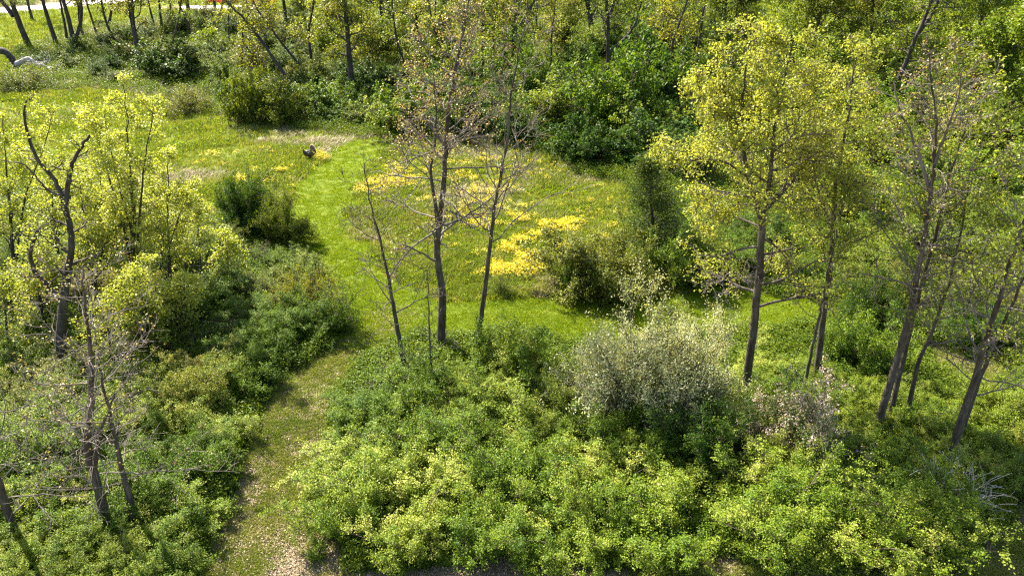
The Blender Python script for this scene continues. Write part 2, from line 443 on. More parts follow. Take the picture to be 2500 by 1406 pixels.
# ------------------------------------------------------------------ plant meshes
def make_shrub_meshes(name, seed, R, H, stems, side, twigs, per, L, W, droop=0.25, bare=0.0, lo=0.15, vtip=0.42, jit=0.05, var=(0.72, 1.18)):
    """leafy shrub grown stem by stem: arching stems, side shoots, twigs, leaves strung along the outer twigs"""
    rng = np.random.default_rng(seed)
    tb = Tubes()
    C, N, A = [], [], []
    # uneven outline: the reach of the stems varies smoothly with direction
    ph = rng.uniform(0, 6.283, 6)
    def reach(az, el):
        k = 1 + 0.16 * math.sin(2 * az + ph[0]) + 0.14 * math.sin(3 * az + ph[1] + 2 * el) + 0.12 * math.sin(5 * az + ph[2] - 3 * el)
        return (1 + (k - 1) * (var[1] - var[0]) * 2) * rng.uniform(*var)
    def curve(p, d, ln, n, dr, wob):
        pts = [p]; dd = d.copy()
        for i in range(n):
            dd = norm(dd + rng.normal(size=3) * wob - np.array([0, 0, dr * (i + 1) / n]))
            pts.append(pts[-1] + dd * ln / n)
        return np.array(pts)
    for s in range(stems):
        az = 6.283 * s / stems * 2.618 + rng.uniform(-0.3, 0.3)
        el = math.asin(lo + (0.965 - lo) * ((s + 0.5) / stems))
        d = np.array([math.cos(az) * math.cos(el) * R, math.sin(az) * math.cos(el) * R, math.sin(el) * H])
        ln = np.linalg.norm(d) * reach(az, el) * (1 - 0.22 * math.sin(el) ** 10); d = norm(d)
        b = np.array([rng.normal() * 0.09 * R, rng.normal() * 0.09 * R, -0.1])
        d0 = norm(d + np.array([0, 0, droop * 0.9 * math.cos(el)]))
        st = curve(b, d0, ln, 7, droop * 0.4 * math.cos(el), 0.09)
        tb.add(st, np.linspace(0.024, 0.006, 8) * R / 1.6, 4, False)
        tone = rng.normal(0.42, 0.13)
        nb = bare > 0 and rng.random() < bare
        for q in range(side):
            t = 0.22 + 0.78 * (q + rng.uniform(0, 1)) / side
            i = min(int(t * 7), 6); p = st[i] + (st[i + 1] - st[i]) * (t * 7 - i)
            sd = norm(np.cross(norm(st[i + 1] - st[i]), norm(rng.normal(size=3))))
            dq = norm(d * rng.uniform(0.35, 0.9) + sd * rng.uniform(0.5, 1.0) + np.array([0, 0, 0.25]))
            lq = ln * rng.uniform(0.20, 0.36) * (1.15 - 0.35 * t)
            sp = curve(p, dq, lq, 4, droop * 0.4, 0.12)
            tb.add(sp, np.linspace(0.009, 0.004, 5) * R / 1.6, 3, False)
            for w in range(twigs):
                u = 0.2 + 0.8 * (w + rng.uniform(0, 1)) / twigs
                j = min(int(u * 4), 3); pp = sp[j] + (sp[j + 1] - sp[j]) * (u * 4 - j)
                dw = norm(dq * 0.5 + norm(rng.normal(size=3)) * 0.9 + np.array([0, 0, 0.45]))
                lw = R * rng.uniform(0.10, 0.24)
                tw = curve(pp, dw, lw, 3, droop * 0.5, 0.15)
                if nb or w % 3 == 0:
                    tb.add(tw, np.linspace(0.006, 0.003, 4) * R / 1.6, 3, False)
                if nb: continue
                m = max(2, int(per * rng.uniform(0.6, 1.4)))
                x = rng.uniform(0.05, 1.0, m) ** 0.8 * 3
                ii = np.minimum(x.astype(int), 2)
                c = tw[ii] + (tw[ii + 1] - tw[ii]) * (x - ii)[:, None] + rng.normal(size=(m, 3)) * jit * R / 1.6
                C.append(c); N.append(np.tile(dw, (m, 1)))
                A.append(np.clip(tone + rng.normal(0, 0.09) + vtip * (x / 3 - 0.4) + rng.normal(0, 0.15, m), 0, 1))
    C = np.concatenate(C); N = np.concatenate(N); A = np.concatenate(A)
    ok = C[:, 2] > 0.03; C, N, A = C[ok], N[ok], A[ok]
    nrm = norm(N * 0.35 + np.array([0, 0, 0.65]) + rng.normal(size=C.shape) * 0.5)
    sz = rng.uniform(0.6, 1.3, len(C))
    V, F, VA = leaf_quads(C, nrm, L * sz, W * sz, rng, A)
    return mesh_np(name + '_foliage', V, F, {'v': VA}), tb.mesh(name + '_branches')

NEAR = [make_shrub_meshes('shrub_near', 100 + i, 1.75, h, st, 9, 6, 22, 0.064, 0.042, droop=dr) for i, (h, st, dr) in
        enumerate([(2.3, 27, 0.25), (2.8, 26, 0.15), (2.0, 28, 0.4), (2.5, 25, 0.3), (2.2, 28, 0.2)])]
SPARSE = [make_shrub_meshes('shrub_sparse', 140 + i, 1.7, h, 24, 8, 5, 9, 0.075, 0.045, droop=0.6, bare=0.25) for i, h in enumerate([1.6, 2.1, 1.4])]
MID = [make_shrub_meshes('shrub_mid', 200 + i, 1.75, h, st, 7, 5, 9, 0.14, 0.09, droop=0.25) for i, (h, st) in
       enumerate([(2.4, 25), (2.0, 26), (2.9, 24), (2.3, 27)])]
TALL = [make_shrub_meshes('shrub_tall', 240 + i, 1.5, h, st, 9, 5, 7, 0.13, 0.085, droop=0.12, lo=0.35, bare=0.08, jit=0.07) for i, (h, st) in
        enumerate([(4.2, 22), (3.6, 20), (4.8, 22)])]
FINE = [make_shrub_meshes('shrub_fine', 180 + i, 1.75, h, 28, 10, 7, 17, 0.055, 0.026, droop=0.16, lo=0.12, vtip=0.6, var=(0.82, 1.06)) for i, h in enumerate([2.4, 2.8])]
LIB = dict(fine=FINE, near=NEAR, sparse=SPARSE, mid=MID, tall=TALL)
def extent(me):
    co = np.empty(len(me.vertices) * 3, np.float32); me.vertices.foreach_get('co', co); co = co.reshape(-1, 3)
    return float(np.percentile(np.hypot(co[:, 0], co[:, 1]), 95)), float(np.percentile(co[:, 2], 98.5))
EXT = {k_: [extent(f_) for f_, b_ in v_] for k_, v_ in LIB.items()}
FILLED = []  # thicket shrubs still to be labelled one by one
TAKEN = []   # (x, y, r) of placed shrubs

def shrub(x, y, kind, lib, sx, sz, label, group=None, name='shrub', i=None):
    if i is None: i = int(RNG.integers(0, len(LIB[lib])))
    fol, br = LIB[lib][i]
    e = empty(name, (x, y, float(terrain(x, y))), float(RNG.uniform(0, 6.283)), (sx, sx, sz))
    tag(e, label, 'shrub', group)
    f = bpy.data.objects.new('foliage', fol)
    if not fol.materials: fol.materials.append(M[kind])
    COL.objects.link(f); f.parent = e
    f.material_slots[0].link = 'OBJECT'; f.material_slots[0].material = M[kind]
    b = bpy.data.objects.new('branches', br)
    if not br.materials: br.materials.append(M['stem'])
    COL.objects.link(b); b.parent = e
    f['kind'] = 'stuff'; b['kind'] = 'stuff'
    TAKEN.append((x, y, 1.6 * sx))
    if group: FILLED.append((e, kind, x, y))
    return e

def shrub_px(px, py, wpx, hpx, kind, lib, label, name='shrub', group=None, i=None):
    """base centre pixel, visible width and height in photo pixels"""
    g = G(px, py)
    d = math.sqrt(g[0] ** 2 + g[1] ** 2 + (CAM_H - g[2]) ** 2)
    s = d / FPX
    if i is None: i = int(RNG.integers(0, len(LIB[lib])))
    r_, h_ = EXT[lib][i]
    dep = math.atan2(CAM_H, g[1])
    return shrub(g[0], g[1], kind, lib, wpx * s * 0.5 / r_, hpx * s / (h_ * math.cos(dep)), label, group, name, i)

# ------------------------------------------------------------------ single shrubs the photograph shows
S = shrub_px
S(606, 570, 145, 115, 'dark', 'near', 'rounded dark green shrub at the edge of the meadow, beside a paler one', 'round_shrub', i=2)
S(612, 566, 100, 125, 'dark', 'near', 'upper dark green shrub growing through the rounded one at the meadow edge', 'round_shrub', i=3)
S(695, 592, 140, 115, 'olive', 'near', 'pale olive shrub right beside the round dark shrub by the mown trail', 'round_shrub', i=2)
S(1455, 710, 270, 140, 'rust', 'near', 'yellowish green bush with bare brown stems standing on the meadow edge above the trail', 'meadow_bush')
S(1395, 722, 80, 85, 'green', 'near', 'small bright green bush at the foot of the yellowish meadow bush', 'meadow_bush')
S(1660, 688, 170, 120, 'green', 'near', 'low leafy shrub in the shade beside the dark cedar', 'shrub')
S(1560, 1020, 340, 235, 'silver', 'fine', 'large silvery grey-green shrub in pale flower, left half of the twin', 'silver_shrub')
S(1660, 1020, 260, 215, 'silver', 'fine', 'silvery shrub in pale flower, right half of the twin below the trail', 'silver_shrub')
S(1465, 1015, 200, 170, 'silver', 'fine', 'smaller silvery flowering shrub on the left flank of the large silver one', 'silver_shrub')
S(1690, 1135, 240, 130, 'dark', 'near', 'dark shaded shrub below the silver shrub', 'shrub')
S(1950, 1120, 240, 150, 'pink', 'near', 'shrub sprinkled with small pinkish white blossom below the leafy trees', 'blossom_shrub')
S(1850, 1110, 150, 110, 'pink', 'near', 'smaller blossom-dotted shrub left of the pink flowering shrub', 'blossom_shrub')
S(820, 800, 150, 110, 'green', 'sparse', 'low arching bramble on the left bank of the trail junction', 'bramble')
S(745, 760, 150, 90, 'rust', 'sparse', 'brownish twiggy bramble patch left of the trail junction', 'bramble')
S(1225, 720, 70, 60, 'green', 'sparse', 'tiny thin bush beside the right one of the three bare trees', 'bramble')
S(1250, 925, 210, 120, 'green', 'near', 'green rounded shrub behind the bases of the three bare trees', 'shrub')
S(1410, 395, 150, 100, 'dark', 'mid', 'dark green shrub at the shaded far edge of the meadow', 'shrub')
S(620, 300, 120, 110, 'olive', 'mid', 'olive rounded bush at the near corner of the woodland edge', 'shrub')
S(700, 300, 120, 90, 'olive', 'mid', 'olive bush under the leaning trunk at the woodland edge', 'shrub')
S(460, 275, 120, 50, 'rust', 'sparse', 'brownish sprawling bush on the meadow by the gap in the woodland edge', 'bramble')
S(62, 222, 120, 42, 'olive', 'sparse', 'low bush below the fallen white log', 'shrub')
S(2090, 910, 200, 130, 'honey', 'near', 'bright green shrub between the leafy tree pair and the bare clump', 'shrub')
S(2110, 800, 150, 110, 'dark', 'near', 'darker shrub behind the leafy tree pair on the far side of the grass', 'shrub')

S(1500, 330, 230, 190, 'green', 'mid', 'big dark-hollowed bush on the slope straight above the cedar', 'bush')
S(1600, 300, 200, 190, 'dark', 'mid', 'dark green bush left of the pale crooked trunk', 'bush')
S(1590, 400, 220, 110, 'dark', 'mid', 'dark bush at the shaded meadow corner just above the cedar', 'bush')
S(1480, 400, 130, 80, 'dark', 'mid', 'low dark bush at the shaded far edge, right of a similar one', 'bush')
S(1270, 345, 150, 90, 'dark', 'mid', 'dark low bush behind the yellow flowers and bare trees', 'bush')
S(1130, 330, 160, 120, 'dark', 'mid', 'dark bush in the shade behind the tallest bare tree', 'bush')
S(980, 325, 160, 110, 'green', 'mid', 'shaded green bush at the meadow edge left of the bare trees', 'bush')
S(420, 190, 150, 90, 'dark', 'mid', 'dark hollow bush under the double-stemmed tree', 'bush')

# ------------------------------------------------------------------ shrub thickets
def min_trail(x, y):
    p = np.array([[x, y]])
    return float(min(dist_line(p, TRAIL_S)[0], dist_line(p, TRAIL_N)[0], dist_line(p, TRAIL_E)[0]))

def fill(pix, n, spacing, kinds, libs, smin, smax, label, group, zs=(0.65, 1.0), name='shrub', avoid=True, keep=0.75):
    pl = poly(pix)
    lo, hi = pl.min(0), pl.max(0)
    c = RNG.uniform(lo, hi, (n * 60, 2))
    c = c[inside(c, pl)]
    if len(c) == 0: return 0
    mk = masks(c)
    bad = mk['mown']
    c = c[~bad] if avoid else c
    k = 0
    for x, y in c:
        s = RNG.uniform(smin, smax)
        r = 1.6 * s
        if avoid and (dtr := min_trail(x, y)) < 1.45 + 0.66 * r: continue
        if any((x - a) ** 2 + (y - b) ** 2 < (spacing * 0.5 * (r + q) * keep) ** 2 for a, b, q in TAKEN): continue
        kd = kinds[int(RNG.integers(0, len(kinds)))]; lb = libs[int(RNG.integers(0, len(libs)))]
        shrub(x, y, kd, lb, s, s * RNG.uniform(*zs), label, group, name)
        k += 1
        if k >= n: break
    return k

cnt = {}
cnt['front'] = fill([(840, 1300), (825, 1230), (860, 1180), (1000, 1120), (1240, 1120), (1500, 1150), (1640, 1200), (1650, 1345), (1450, 1365), (1120, 1350), (900, 1350)], 26, 1.25, ['honey'], ['near'], 0.75, 1.2,
     'bright yellow-green shrub in the dense thicket along the bottom edge', 'shrubs of the front thicket')
cnt['mid'] = fill([(800, 1200), (850, 1040), (930, 980), (1120, 960), (1380, 985), (1420, 1050), (1560, 1120), (1300, 1130), (1000, 1140)], 26, 1.2, ['honey', 'green', 'honey'], ['near'], 0.65, 1.1,
     'leafy shrub in the thicket around the feet of the three bare trees', 'shrubs below the bare trees')
cnt['fright'] = fill([(1810, 1335), (1810, 1240), (1900, 1190), (2150, 1180), (2300, 1250), (2390, 1350), (2320, 1372), (2050, 1372)], 18, 1.25, ['honey'], ['near'], 0.8, 1.25,
     'bright yellow-green shrub in the thicket at bottom right', 'shrubs of the right front thicket')
cnt['right'] = fill([(1740, 1100), (1740, 960), (1800, 930), (1960, 920), (2240, 960), (2440, 1020), (2490, 1130), (2300, 1200), (2060, 1160)], 34, 1.2, ['honey', 'lime', 'honey'], ['near'], 0.5, 0.85,
     'bright green shrub around the feet of the leafy and bare trees on the right', 'shrubs under the right trees')
cnt['rightback'] = fill([(2030, 800), (2050, 720), (2300, 690), (2560, 700), (2620, 860), (2450, 850), (2200, 850)], 16, 1.25, ['green', 'olive', 'dark'], ['near', 'sparse'], 0.7, 1.2,
     'green shrub behind the right bare trees, beyond the grassy gap', 'shrubs behind the right bare trees')
cnt['rightedge'] = fill([(2440, 1080), (2480, 980), (2650, 1000), (2700, 1200), (2540, 1230)], 8, 1.2, ['green', 'olive'], ['near', 'sparse'], 0.6, 1.0,
     'green shrub at the right edge below the grassy gap', 'shrubs at the right edge')
cnt['leftbank'] = fill([(880, 850), (720, 960), (650, 1090), (600, 1010), (560, 900), (640, 830), (740, 790)], 16, 1.2, ['green', 'green', 'honey'], ['near'], 0.6, 1.05,
     'green shrub on the left bank of the path, casting shade on it', 'shrubs on the left bank of the path')
cnt['leftmid'] = fill([(540, 600), (700, 640), (790, 690), (830, 770), (640, 820), (520, 900), (420, 860), (430, 700)], 22, 1.2, ['green', 'green', 'olive'], ['near', 'sparse'], 0.55, 0.95,
     'low green shrub on the bank between the yellow-green trees and the trail', 'shrubs on the left bank below the meadow')
cnt['left'] = fill([(-150, 640), (100, 600), (420, 620), (520, 900), (560, 1000), (300, 1020), (-150, 1000)], 34, 1.25, ['green', 'olive', 'rust'], ['near', 'sparse'], 0.6, 1.05,
     'green shrub in the thicket below the yellow-green trees', 'shrubs under the yellow-green trees')
cnt['leftfront'] = fill([(-150, 1010), (300, 1020), (560, 1010), (620, 1110), (590, 1210), (480, 1290), (200, 1290), (-150, 1290)], 26, 1.25, ['green', 'honey', 'green'], ['near'], 0.6, 1.0,
     'leafy shrub around the bare forked tree at lower left', 'shrubs around the forked tree')
cnt['leftcorner'] = fill([(-100, 1420), (20, 1330), (300, 1330), (500, 1370), (470, 1440), (200, 1500), (-100, 1500)], 14, 1.2, ['honey', 'lime'], ['near'], 0.55, 0.85,
     'low bright green shrub in the bottom left corner', 'shrubs in the bottom left corner')
cnt['cedar'] = fill([(1560, 650), (1640, 560), (1800, 560), (1960, 640), (1960, 720), (1700, 710)], 10, 1.25, ['dark', 'green'], ['near'], 0.7, 1.2,
     'shaded green shrub between the cedar and the leafy trees', 'shrubs right of the cedar')
cnt['fieldback'] = fill([(560, 290), (540, 225), (760, 190), (960, 200), (1200, 230), (1330, 300), (1340, 370), (1200, 345), (960, 335), (760, 315)], 34, 1.2, ['olive', 'green', 'dark', 'dark'], ['mid'], 0.9, 1.7,
     'olive green bush in the row behind the meadow', 'bushes behind the meadow', name='bush')
for q_ in ((20, 170), (60, 180), (100, 185), (140, 190), (60, 200), (110, 205)):   # keep the fallen tree in sight
    g_ = G(*q_); TAKEN.append((g_[0], g_[1], 2.5))
cnt['topleft'] = fill([(20, 210), (60, 160), (250, 110), (500, 60), (760, 60), (760, 190), (540, 225), (470, 235), (240, 215)], 56, 1.15, ['olive', 'green', 'dark', 'olive'], ['mid', 'tall'], 0.8, 1.5,
     'olive bush among the dark trunks at upper left', 'bushes among the upper left trunks', zs=(0.55, 0.9), name='bush')
cnt['slope'] = fill([(1340, 380), (1330, 290), (1420, 120), (1500, 40), (1750, 60), (1900, 250), (1850, 400), (1700, 470), (1560, 440), (1430, 425)], 44, 1.3, ['lime', 'green', 'dark'], ['mid', 'tall'], 1.1, 1.9,
     'bright green bush on the overgrown slope beyond the cedar', 'bushes on the overgrown slope', name='bush')
cnt['right_mid'] = fill([(2060, 590), (2150, 560), (2560, 560), (2620, 640), (2300, 640), (2100, 660)], 12, 1.2, ['lime', 'honey'], ['near'], 0.7, 1.2,
     'light green shrub on the far side of the right grassy strip', 'shrubs beyond the right grassy strip')
cnt['right_bg'] = fill([(1900, 560), (1850, 420), (1950, 250), (2200, 200), (2620, 240), (2700, 570), (2300, 580), (2100, 590)], 44, 1.3, ['lime', 'green', 'olive'], ['mid', 'tall'], 1.0, 1.8,
     'leafy green bush in the wood behind the bare trees on the right', 'bushes in the right wood', name='bush')
print('shrubs', cnt, sum(cnt.values()))

# ------------------------------------------------------------------ trees
def resample(pts, n):
    pts = np.asarray(pts, float)
    d = np.concatenate([[0], np.cumsum(np.linalg.norm(np.diff(pts, axis=0), axis=1))])
    t = np.linspace(0, d[-1], n)
    # smooth: catmull-like by linear then a light blur
    q = np.stack([np.interp(t, d, pts[:, k]) for k in range(3)], 1)
    for _ in range(2):
        q[1:-1] = 0.25 * q[:-2] + 0.5 * q[1:-1] + 0.25 * q[2:]
    return q, d[-1]

class Tree:
    def __init__(self, seed, Y):
        self.rng = np.random.default_rng(seed); self.Y = Y
        self.trunk = Tubes(); self.br = Tubes(); self.tips = []; self.limbs = []
    def limb(self, pix, r0, r1, dy=0.0, main=True, wig=0.03):
        """a stem following photo pixels at the tree's own depth; dy drifts it away from (or to) the viewer"""
        n = max(8, len(pix) * 4)
        raw = [P(a, b, self.Y + dy * i / max(1, len(pix) - 1)) for i, (a, b) in enumerate(pix)]
        pts, ln = resample(raw, n)
        pts += self.rng.normal(size=pts.shape) * wig * np.linspace(0, 1, n)[:, None]
        rad = r0 + (r1 - r0) * np.linspace(0, 1, n) ** 0.8
        rad = rad * (1 + self.rng.normal(0, 0.03, n))
        (self.trunk if main else self.br).add(pts, rad, 10 if main else 6)
        self.limbs.append((pts, rad, ln))
        return pts, rad, ln
    def twig(self, p, d, L, r, lvl, maxl, up, kids, wander, minr):
        rng = self.rng
        n = {0: 7, 1: 6, 2: 4, 3: 4}[min(lvl, 3)]
        pts = [p]; dd = d.copy()
        for i in range(n):
            dd = norm(dd + rng.normal(size=3) * wander + np.array([0, 0, up]))
            pts.append(pts[-1] + dd * L / n)
        pts = np.array(pts)
        rad = np.maximum(np.linspace(r, r * 0.35, n + 1), minr)
        self.br.add(pts, rad, 5 if lvl == 0 else (4 if lvl == 1 else 3), False)
        if lvl >= maxl:
            self.tips.append((pts[-1], dd, L)); self.tips.append((pts[n // 2 + 1], dd, L))
            return
        for c in range(kids[lvl]):
            t = rng.uniform(0.25, 1.0)
            i = min(int(t * n), n - 1)
            q = pts[i] + (pts[i + 1] - pts[i]) * (t * n - i)
            base = norm(pts[i + 1] - pts[i])
            side = norm(np.cross(base, norm(rng.normal(size=3))))
            nd = norm(base * rng.uniform(0.5, 1.0) + side * rng.uniform(0.5, 1.0))
            self.twig(q, nd, L * rng.uniform(0.35, 0.62) * (1.15 - 0.4 * t), r * 0.5, lvl + 1, maxl, up, kids, wander, minr)
        self.tips.append((pts[-1], dd, L * 0.5))
    def branches(self, k, n, t0, t1, L0, L1, el=0.5, up=0.05, kids=(5, 4), maxl=2, wander=0.16, minr=0.008, rf=0.4, rmax=0.06):
        pts, rad, ln = self.limbs[k]
        rng = self.rng
        az = rng.uniform(0, 6.28)
        for j in range(n):
            t = t0 + (t1 - t0) * (j + rng.uniform(0, 1)) / n
            f = t * (len(pts) - 1); i = min(int(f), len(pts) - 2)
            p = pts[i] + (pts[i + 1] - pts[i]) * (f - i)
            az += 2.4 + rng.normal(0, 0.4)
            e = el + rng.normal(0, 0.18)
            d = np.array([math.cos(az) * math.cos(e), math.sin(az) * math.cos(e), math.sin(e)])
            u = (t - t0) / max(1e-6, t1 - t0)
            L = (L0 + (L1 - L0) * u) * rng.uniform(0.65, 1.2)
            self.twig(p, d, L, min(rmax, max(rad[i] * rf, minr * 1.6)), 0, maxl, up, kids, wander, minr)
    def leaves(self, per, L, W, spread, frac=1.0, vmean=0.5, flat=0.75):
        rng = self.rng
        tips = [t for t in self.tips if rng.random() < frac]
        if not tips: return None
        c = np.array([t[0] for t in tips])
        n = len(c)
        cv = np.clip(rng.normal(vmean, 0.2, n), 0, 1)
        cc = np.repeat(c, per, 0) + rng.normal(size=(n * per, 3)) * spread * np.array([1, 1, flat])
        v = np.clip(np.repeat(cv, per) + rng.normal(0, 0.15, n * per), 0, 1)
        nrm = norm(rng.normal(size=cc.shape) * 0.6 + np.array([0, 0, 0.75]))
        s = rng.uniform(0.6, 1.25, len(cc))
        V, F, VA = leaf_quads(cc, nrm, L * s, W * s, rng, v)
        return mesh_np('tree_leaves', V, F, {'v': VA})
    def finish(self, name, base, label, bark, twig, leafm=None, leafmat=None, leafname='foliage', cat='tree', group=None):
        e = empty(name, base)
        tag(e, label, cat, group)
        off = -np.asarray(base)
        def put(nm, me, mt):
            o = link(nm, me, mt, e); o.location = off
            if nm != 'trunk': o['kind'] = 'stuff'
            return o
        if self.trunk.v: put('trunk', self.trunk.mesh('trunk'), M[bark])
        if self.br.v: put('branches', self.br.mesh('branches'), M[twig])
        if leafm is not None: put(leafname, leafm, M[leafmat])
        return e

def base_of(px, py):
    return G(px, py)
def rpx(w, g):
    """radius in metres of a trunk w photo pixels wide at ground point g"""
    return 0.5 * w * math.sqrt(g[0] ** 2 + g[1] ** 2 + (CAM_H - g[2]) ** 2) / FPX

# --- the three bare trees in the middle
g = base_of(1076, 850)
t = Tree(11, g[1])
t.limb([(1076, 850), (1078, 790), (1082, 720), (1068, 640), (1066, 590), (1078, 500), (1084, 430), (1090, 330), (1098, 240), (1112, 160), (1130, 80), (1142, 20), (1150, -30)], rpx(23, g), 0.03)
t.limb([(1068, 545), (1062, 490), (1050, 420), (1062, 350), (1064, 260), (1058, 180)], 0.09, 0.02, dy=-0.8)
t.limb([(1110, 180), (1140, 110), (1165, 50), (1175, 10)], 0.06, 0.02, dy=0.6, main=False)
t.branches(0, 16, 0.28, 0.62, 2.8, 3.2, el=0.25, up=0.02, kids=(5, 4), wander=0.2, minr=0.007)
t.branches(0, 26, 0.55, 0.99, 3.2, 1.0, el=0.6, up=0.05, kids=(5, 4), wander=0.17, minr=0.007)
t.branches(1, 12, 0.3, 0.98, 2.0, 0.9, el=0.45, kids=(5, 4), minr=0.009)
lf = t.leaves(5, 0.085, 0.06, 0.09, 0.42, 0.6)
t.finish('bare_tree', g, 'tallest and thickest of three bare trees, pale buds on its fine twigs', 'bark', 'twig', lf, 'bud', 'buds')

g = base_of(992, 915)
t = Tree(12, g[1])
t.limb([(992, 915), (975, 830), (958, 730), (940, 640), (915, 540), (900, 470), (888, 400)], rpx(14, g), 0.015)
t.branches(0, 22, 0.30, 0.98, 2.3, 0.9, el=0.45, up=0.03, kids=(4, 3), wander=0.16, minr=0.007)
t.finish('bare_tree', g, 'slim leaning bare tree, shortest and leftmost of the three', 'bark', 'twig_dark')

g = base_of(1164, 865)
t = Tree(13, g[1])
t.limb([(1164, 865), (1172, 790), (1186, 690), (1196, 600), (1206, 510), (1222, 430), (1238, 350), (1244, 280), (1252, 200), (1272, 100), (1290, 40)], rpx(15, g), 0.02)
t.branches(0, 26, 0.36, 0.99, 3.6, 1.2, el=0.62, up=0.04, kids=(5, 4), wander=0.14, minr=0.007)
lf = t.leaves(2, 0.07, 0.04, 0.05, 0.5, 0.15)
t.finish('bare_tree', g, 'right one of the three bare trees, upswept twigs with reddish buds', 'bark', 'twig', lf, 'bud', 'buds')

g = base_of(1056, 960)
t = Tree(14, g[1])
t.limb([(1056, 960), (1052, 880), (1048, 800), (1044, 720), (1046, 660)], rpx(8, g), 0.012)
t.branches(0, 12, 0.3, 0.98, 1.3, 0.5, el=0.35, kids=(4, 3), minr=0.007)
t.finish('dead_sapling', g, 'thin dead sapling between the three bare trees', 'bark', 'twig_dark')

# --- leafy trees on the right
g = base_of(1815, 985)
t = Tree(21, g[1])
t.limb([(1815, 985), (1828, 890), (1842, 780), (1852, 680), (1858, 600), (1862, 540)], rpx(19, g), 0.13)
t.limb([(1862, 550), (1845, 490), (1822, 420), (1814, 340), (1812, 250), (1820, 160), (1835, 80)], 0.11, 0.02, dy=0.5)
t.limb([(1862, 550), (1874, 470), (1884, 400), (1890, 320), (1905, 230), (1925, 150), (1940, 100)], 0.11, 0.02, dy=-0.4)
t.limb([(1866, 520), (1900, 480), (1940, 440), (1970, 380), (1990, 300)], 0.06, 0.02, dy=1.0, main=False)
t.limb([(1822, 430), (1770, 395), (1715, 385), (1665, 400), (1630, 430)], 0.05, 0.012, dy=-0.8, main=False)
t.limb([(1846, 500), (1790, 500), (1735, 530), (1690, 580)], 0.05, 0.012, dy=0.6, main=False)
t.limb([(1814, 320), (1770, 270), (1725, 240), (1680, 250)], 0.045, 0.012, dy=0.8, main=False)
for k in (4, 5, 6): t.branches(k, 9, 0.15, 0.98, 1.5, 0.8, el=0.35, kids=(5, 4))
for k in (1, 2):
    t.branches(k, 22, 0.08, 0.99, 2.6, 1.0, el=0.45, up=0.03, kids=(6, 4), wander=0.18)
t.branches(3, 10, 0.2, 0.98, 1.6, 0.9, el=0.4, kids=(5, 4))
t.branches(0, 9, 0.55, 0.98, 2.8, 2.4, el=0.1, up=-0.02, kids=(5, 4))
lf = t.leaves(15, 0.095, 0.075, 0.15, 0.46)
e5 = t.finish('leafy_tree', g, 'tall forked tree with a full yellow-green spring crown, left of the pair', 'bark', 'twig_dark', lf, 'maple')
tb = Tree(22, g[1])   # bare lower boughs of that tree
tb.limb([(1838, 690), (1800, 678), (1760, 685), (1728, 700)], 0.04, 0.012, main=False)
tb.branches(0, 16, 0.1, 0.98, 1.2, 0.8, el=0.1, up=-0.03, kids=(5, 3), minr=0.008)
o = link('dead_bough', tb.br.mesh('dead_bough'), M['twig'], e5); o.location = -g
tag(o, 'bare grey twiggy bough low on the trunk')

g = base_of(1990, 945)
t = Tree(23, g[1])
t.limb([(1990, 945), (2000, 860), (2012, 760), (2026, 660), (2034, 560), (2036, 470), (2050, 390), (2068, 300), (2080, 220), (2090, 140)], rpx(17, g), 0.02)
t.limb([(2032, 560), (2010, 500), (1990, 440), (1985, 380), (1975, 300)], 0.06, 0.02, dy=0.8, main=False)
t.branches(0, 32, 0.42, 0.99, 2.4, 0.9, el=0.45, kids=(6, 4), wander=0.18)
t.branches(1, 12, 0.2, 0.98, 1.6, 0.9, el=0.4, kids=(5, 4))
lf = t.leaves(13, 0.095, 0.075, 0.15, 0.42, 0.45)
t.finish('leafy_tree', g, 'slimmer yellow-green leafy tree, right of the pair', 'bark', 'twig_dark', lf, 'maple')

g = base_of(1956, 1000)
t = Tree(24, g[1])
t.limb([(1956, 1000), (1968, 920), (1985, 840), (2004, 750), (2026, 650), (2045, 560)], rpx(10, g), 0.02)
t.branches(0, 12, 0.5, 0.98, 1.4, 0.6, el=0.5, kids=(4, 3))
lf = t.leaves(5, 0.11, 0.09, 0.14, 0.4, 0.4)
t.finish('sapling', g, 'thin slanting sapling in front of the slimmer leafy tree', 'bark', 'twig_dark', lf, 'maple')

# --- bare clump on the right
g = base_of(2135, 1070)
t = Tree(31, g[1])
t.limb([(2135, 1070), (2160, 980), (2190, 880), (2222, 760), (2246, 640), (2262, 540), (2278, 430), (2288, 330), (2284, 250), (2272, 170), (2262, 120)], rpx(19, g), 0.02)
t.limb([(2270, 470), (2250, 400), (2225, 330), (2195, 270), (2180, 200)], 0.07, 0.015, dy=0.7, main=False)
t.limb([(2282, 400), (2310, 320), (2340, 240), (2352, 160)], 0.06, 0.015, dy=-0.5, main=False)
t.branches(0, 34, 0.36, 0.99, 2.9, 1.0, el=0.5, kids=(5, 3), wander=0.15, minr=0.007)
t.branches(1, 10, 0.2, 0.98, 1.5, 0.8, el=0.5, kids=(4, 3)); t.branches(2, 10, 0.2, 0.98, 1.5, 0.8, el=0.5, kids=(4, 3))
lf = t.leaves(3, 0.09, 0.06, 0.12, 0.28, 0.7)
t.finish('bare_tree', g, 'thickest stem of the bare clump on the right, pale fine twigs', 'bark', 'twig', lf, 'bud', 'buds')

g = base_of(2166, 1045)
t = Tree(32, g[1])
t.limb([(2166, 1045), (2185, 960), (2212, 850), (2238, 740), (2262, 650), (2290, 560), (2305, 480), (2330, 390), (2360, 300), (2390, 230)], rpx(13, g), 0.02)
t.branches(0, 26, 0.42, 0.99, 2.4, 0.9, el=0.5, kids=(5, 4), wander=0.17)
lf = t.leaves(6, 0.11, 0.085, 0.15, 0.5, 0.3)
t.finish('bare_tree', g, 'second stem of the bare clump, close behind the thickest one', 'bark', 'twig', lf, 'maple')

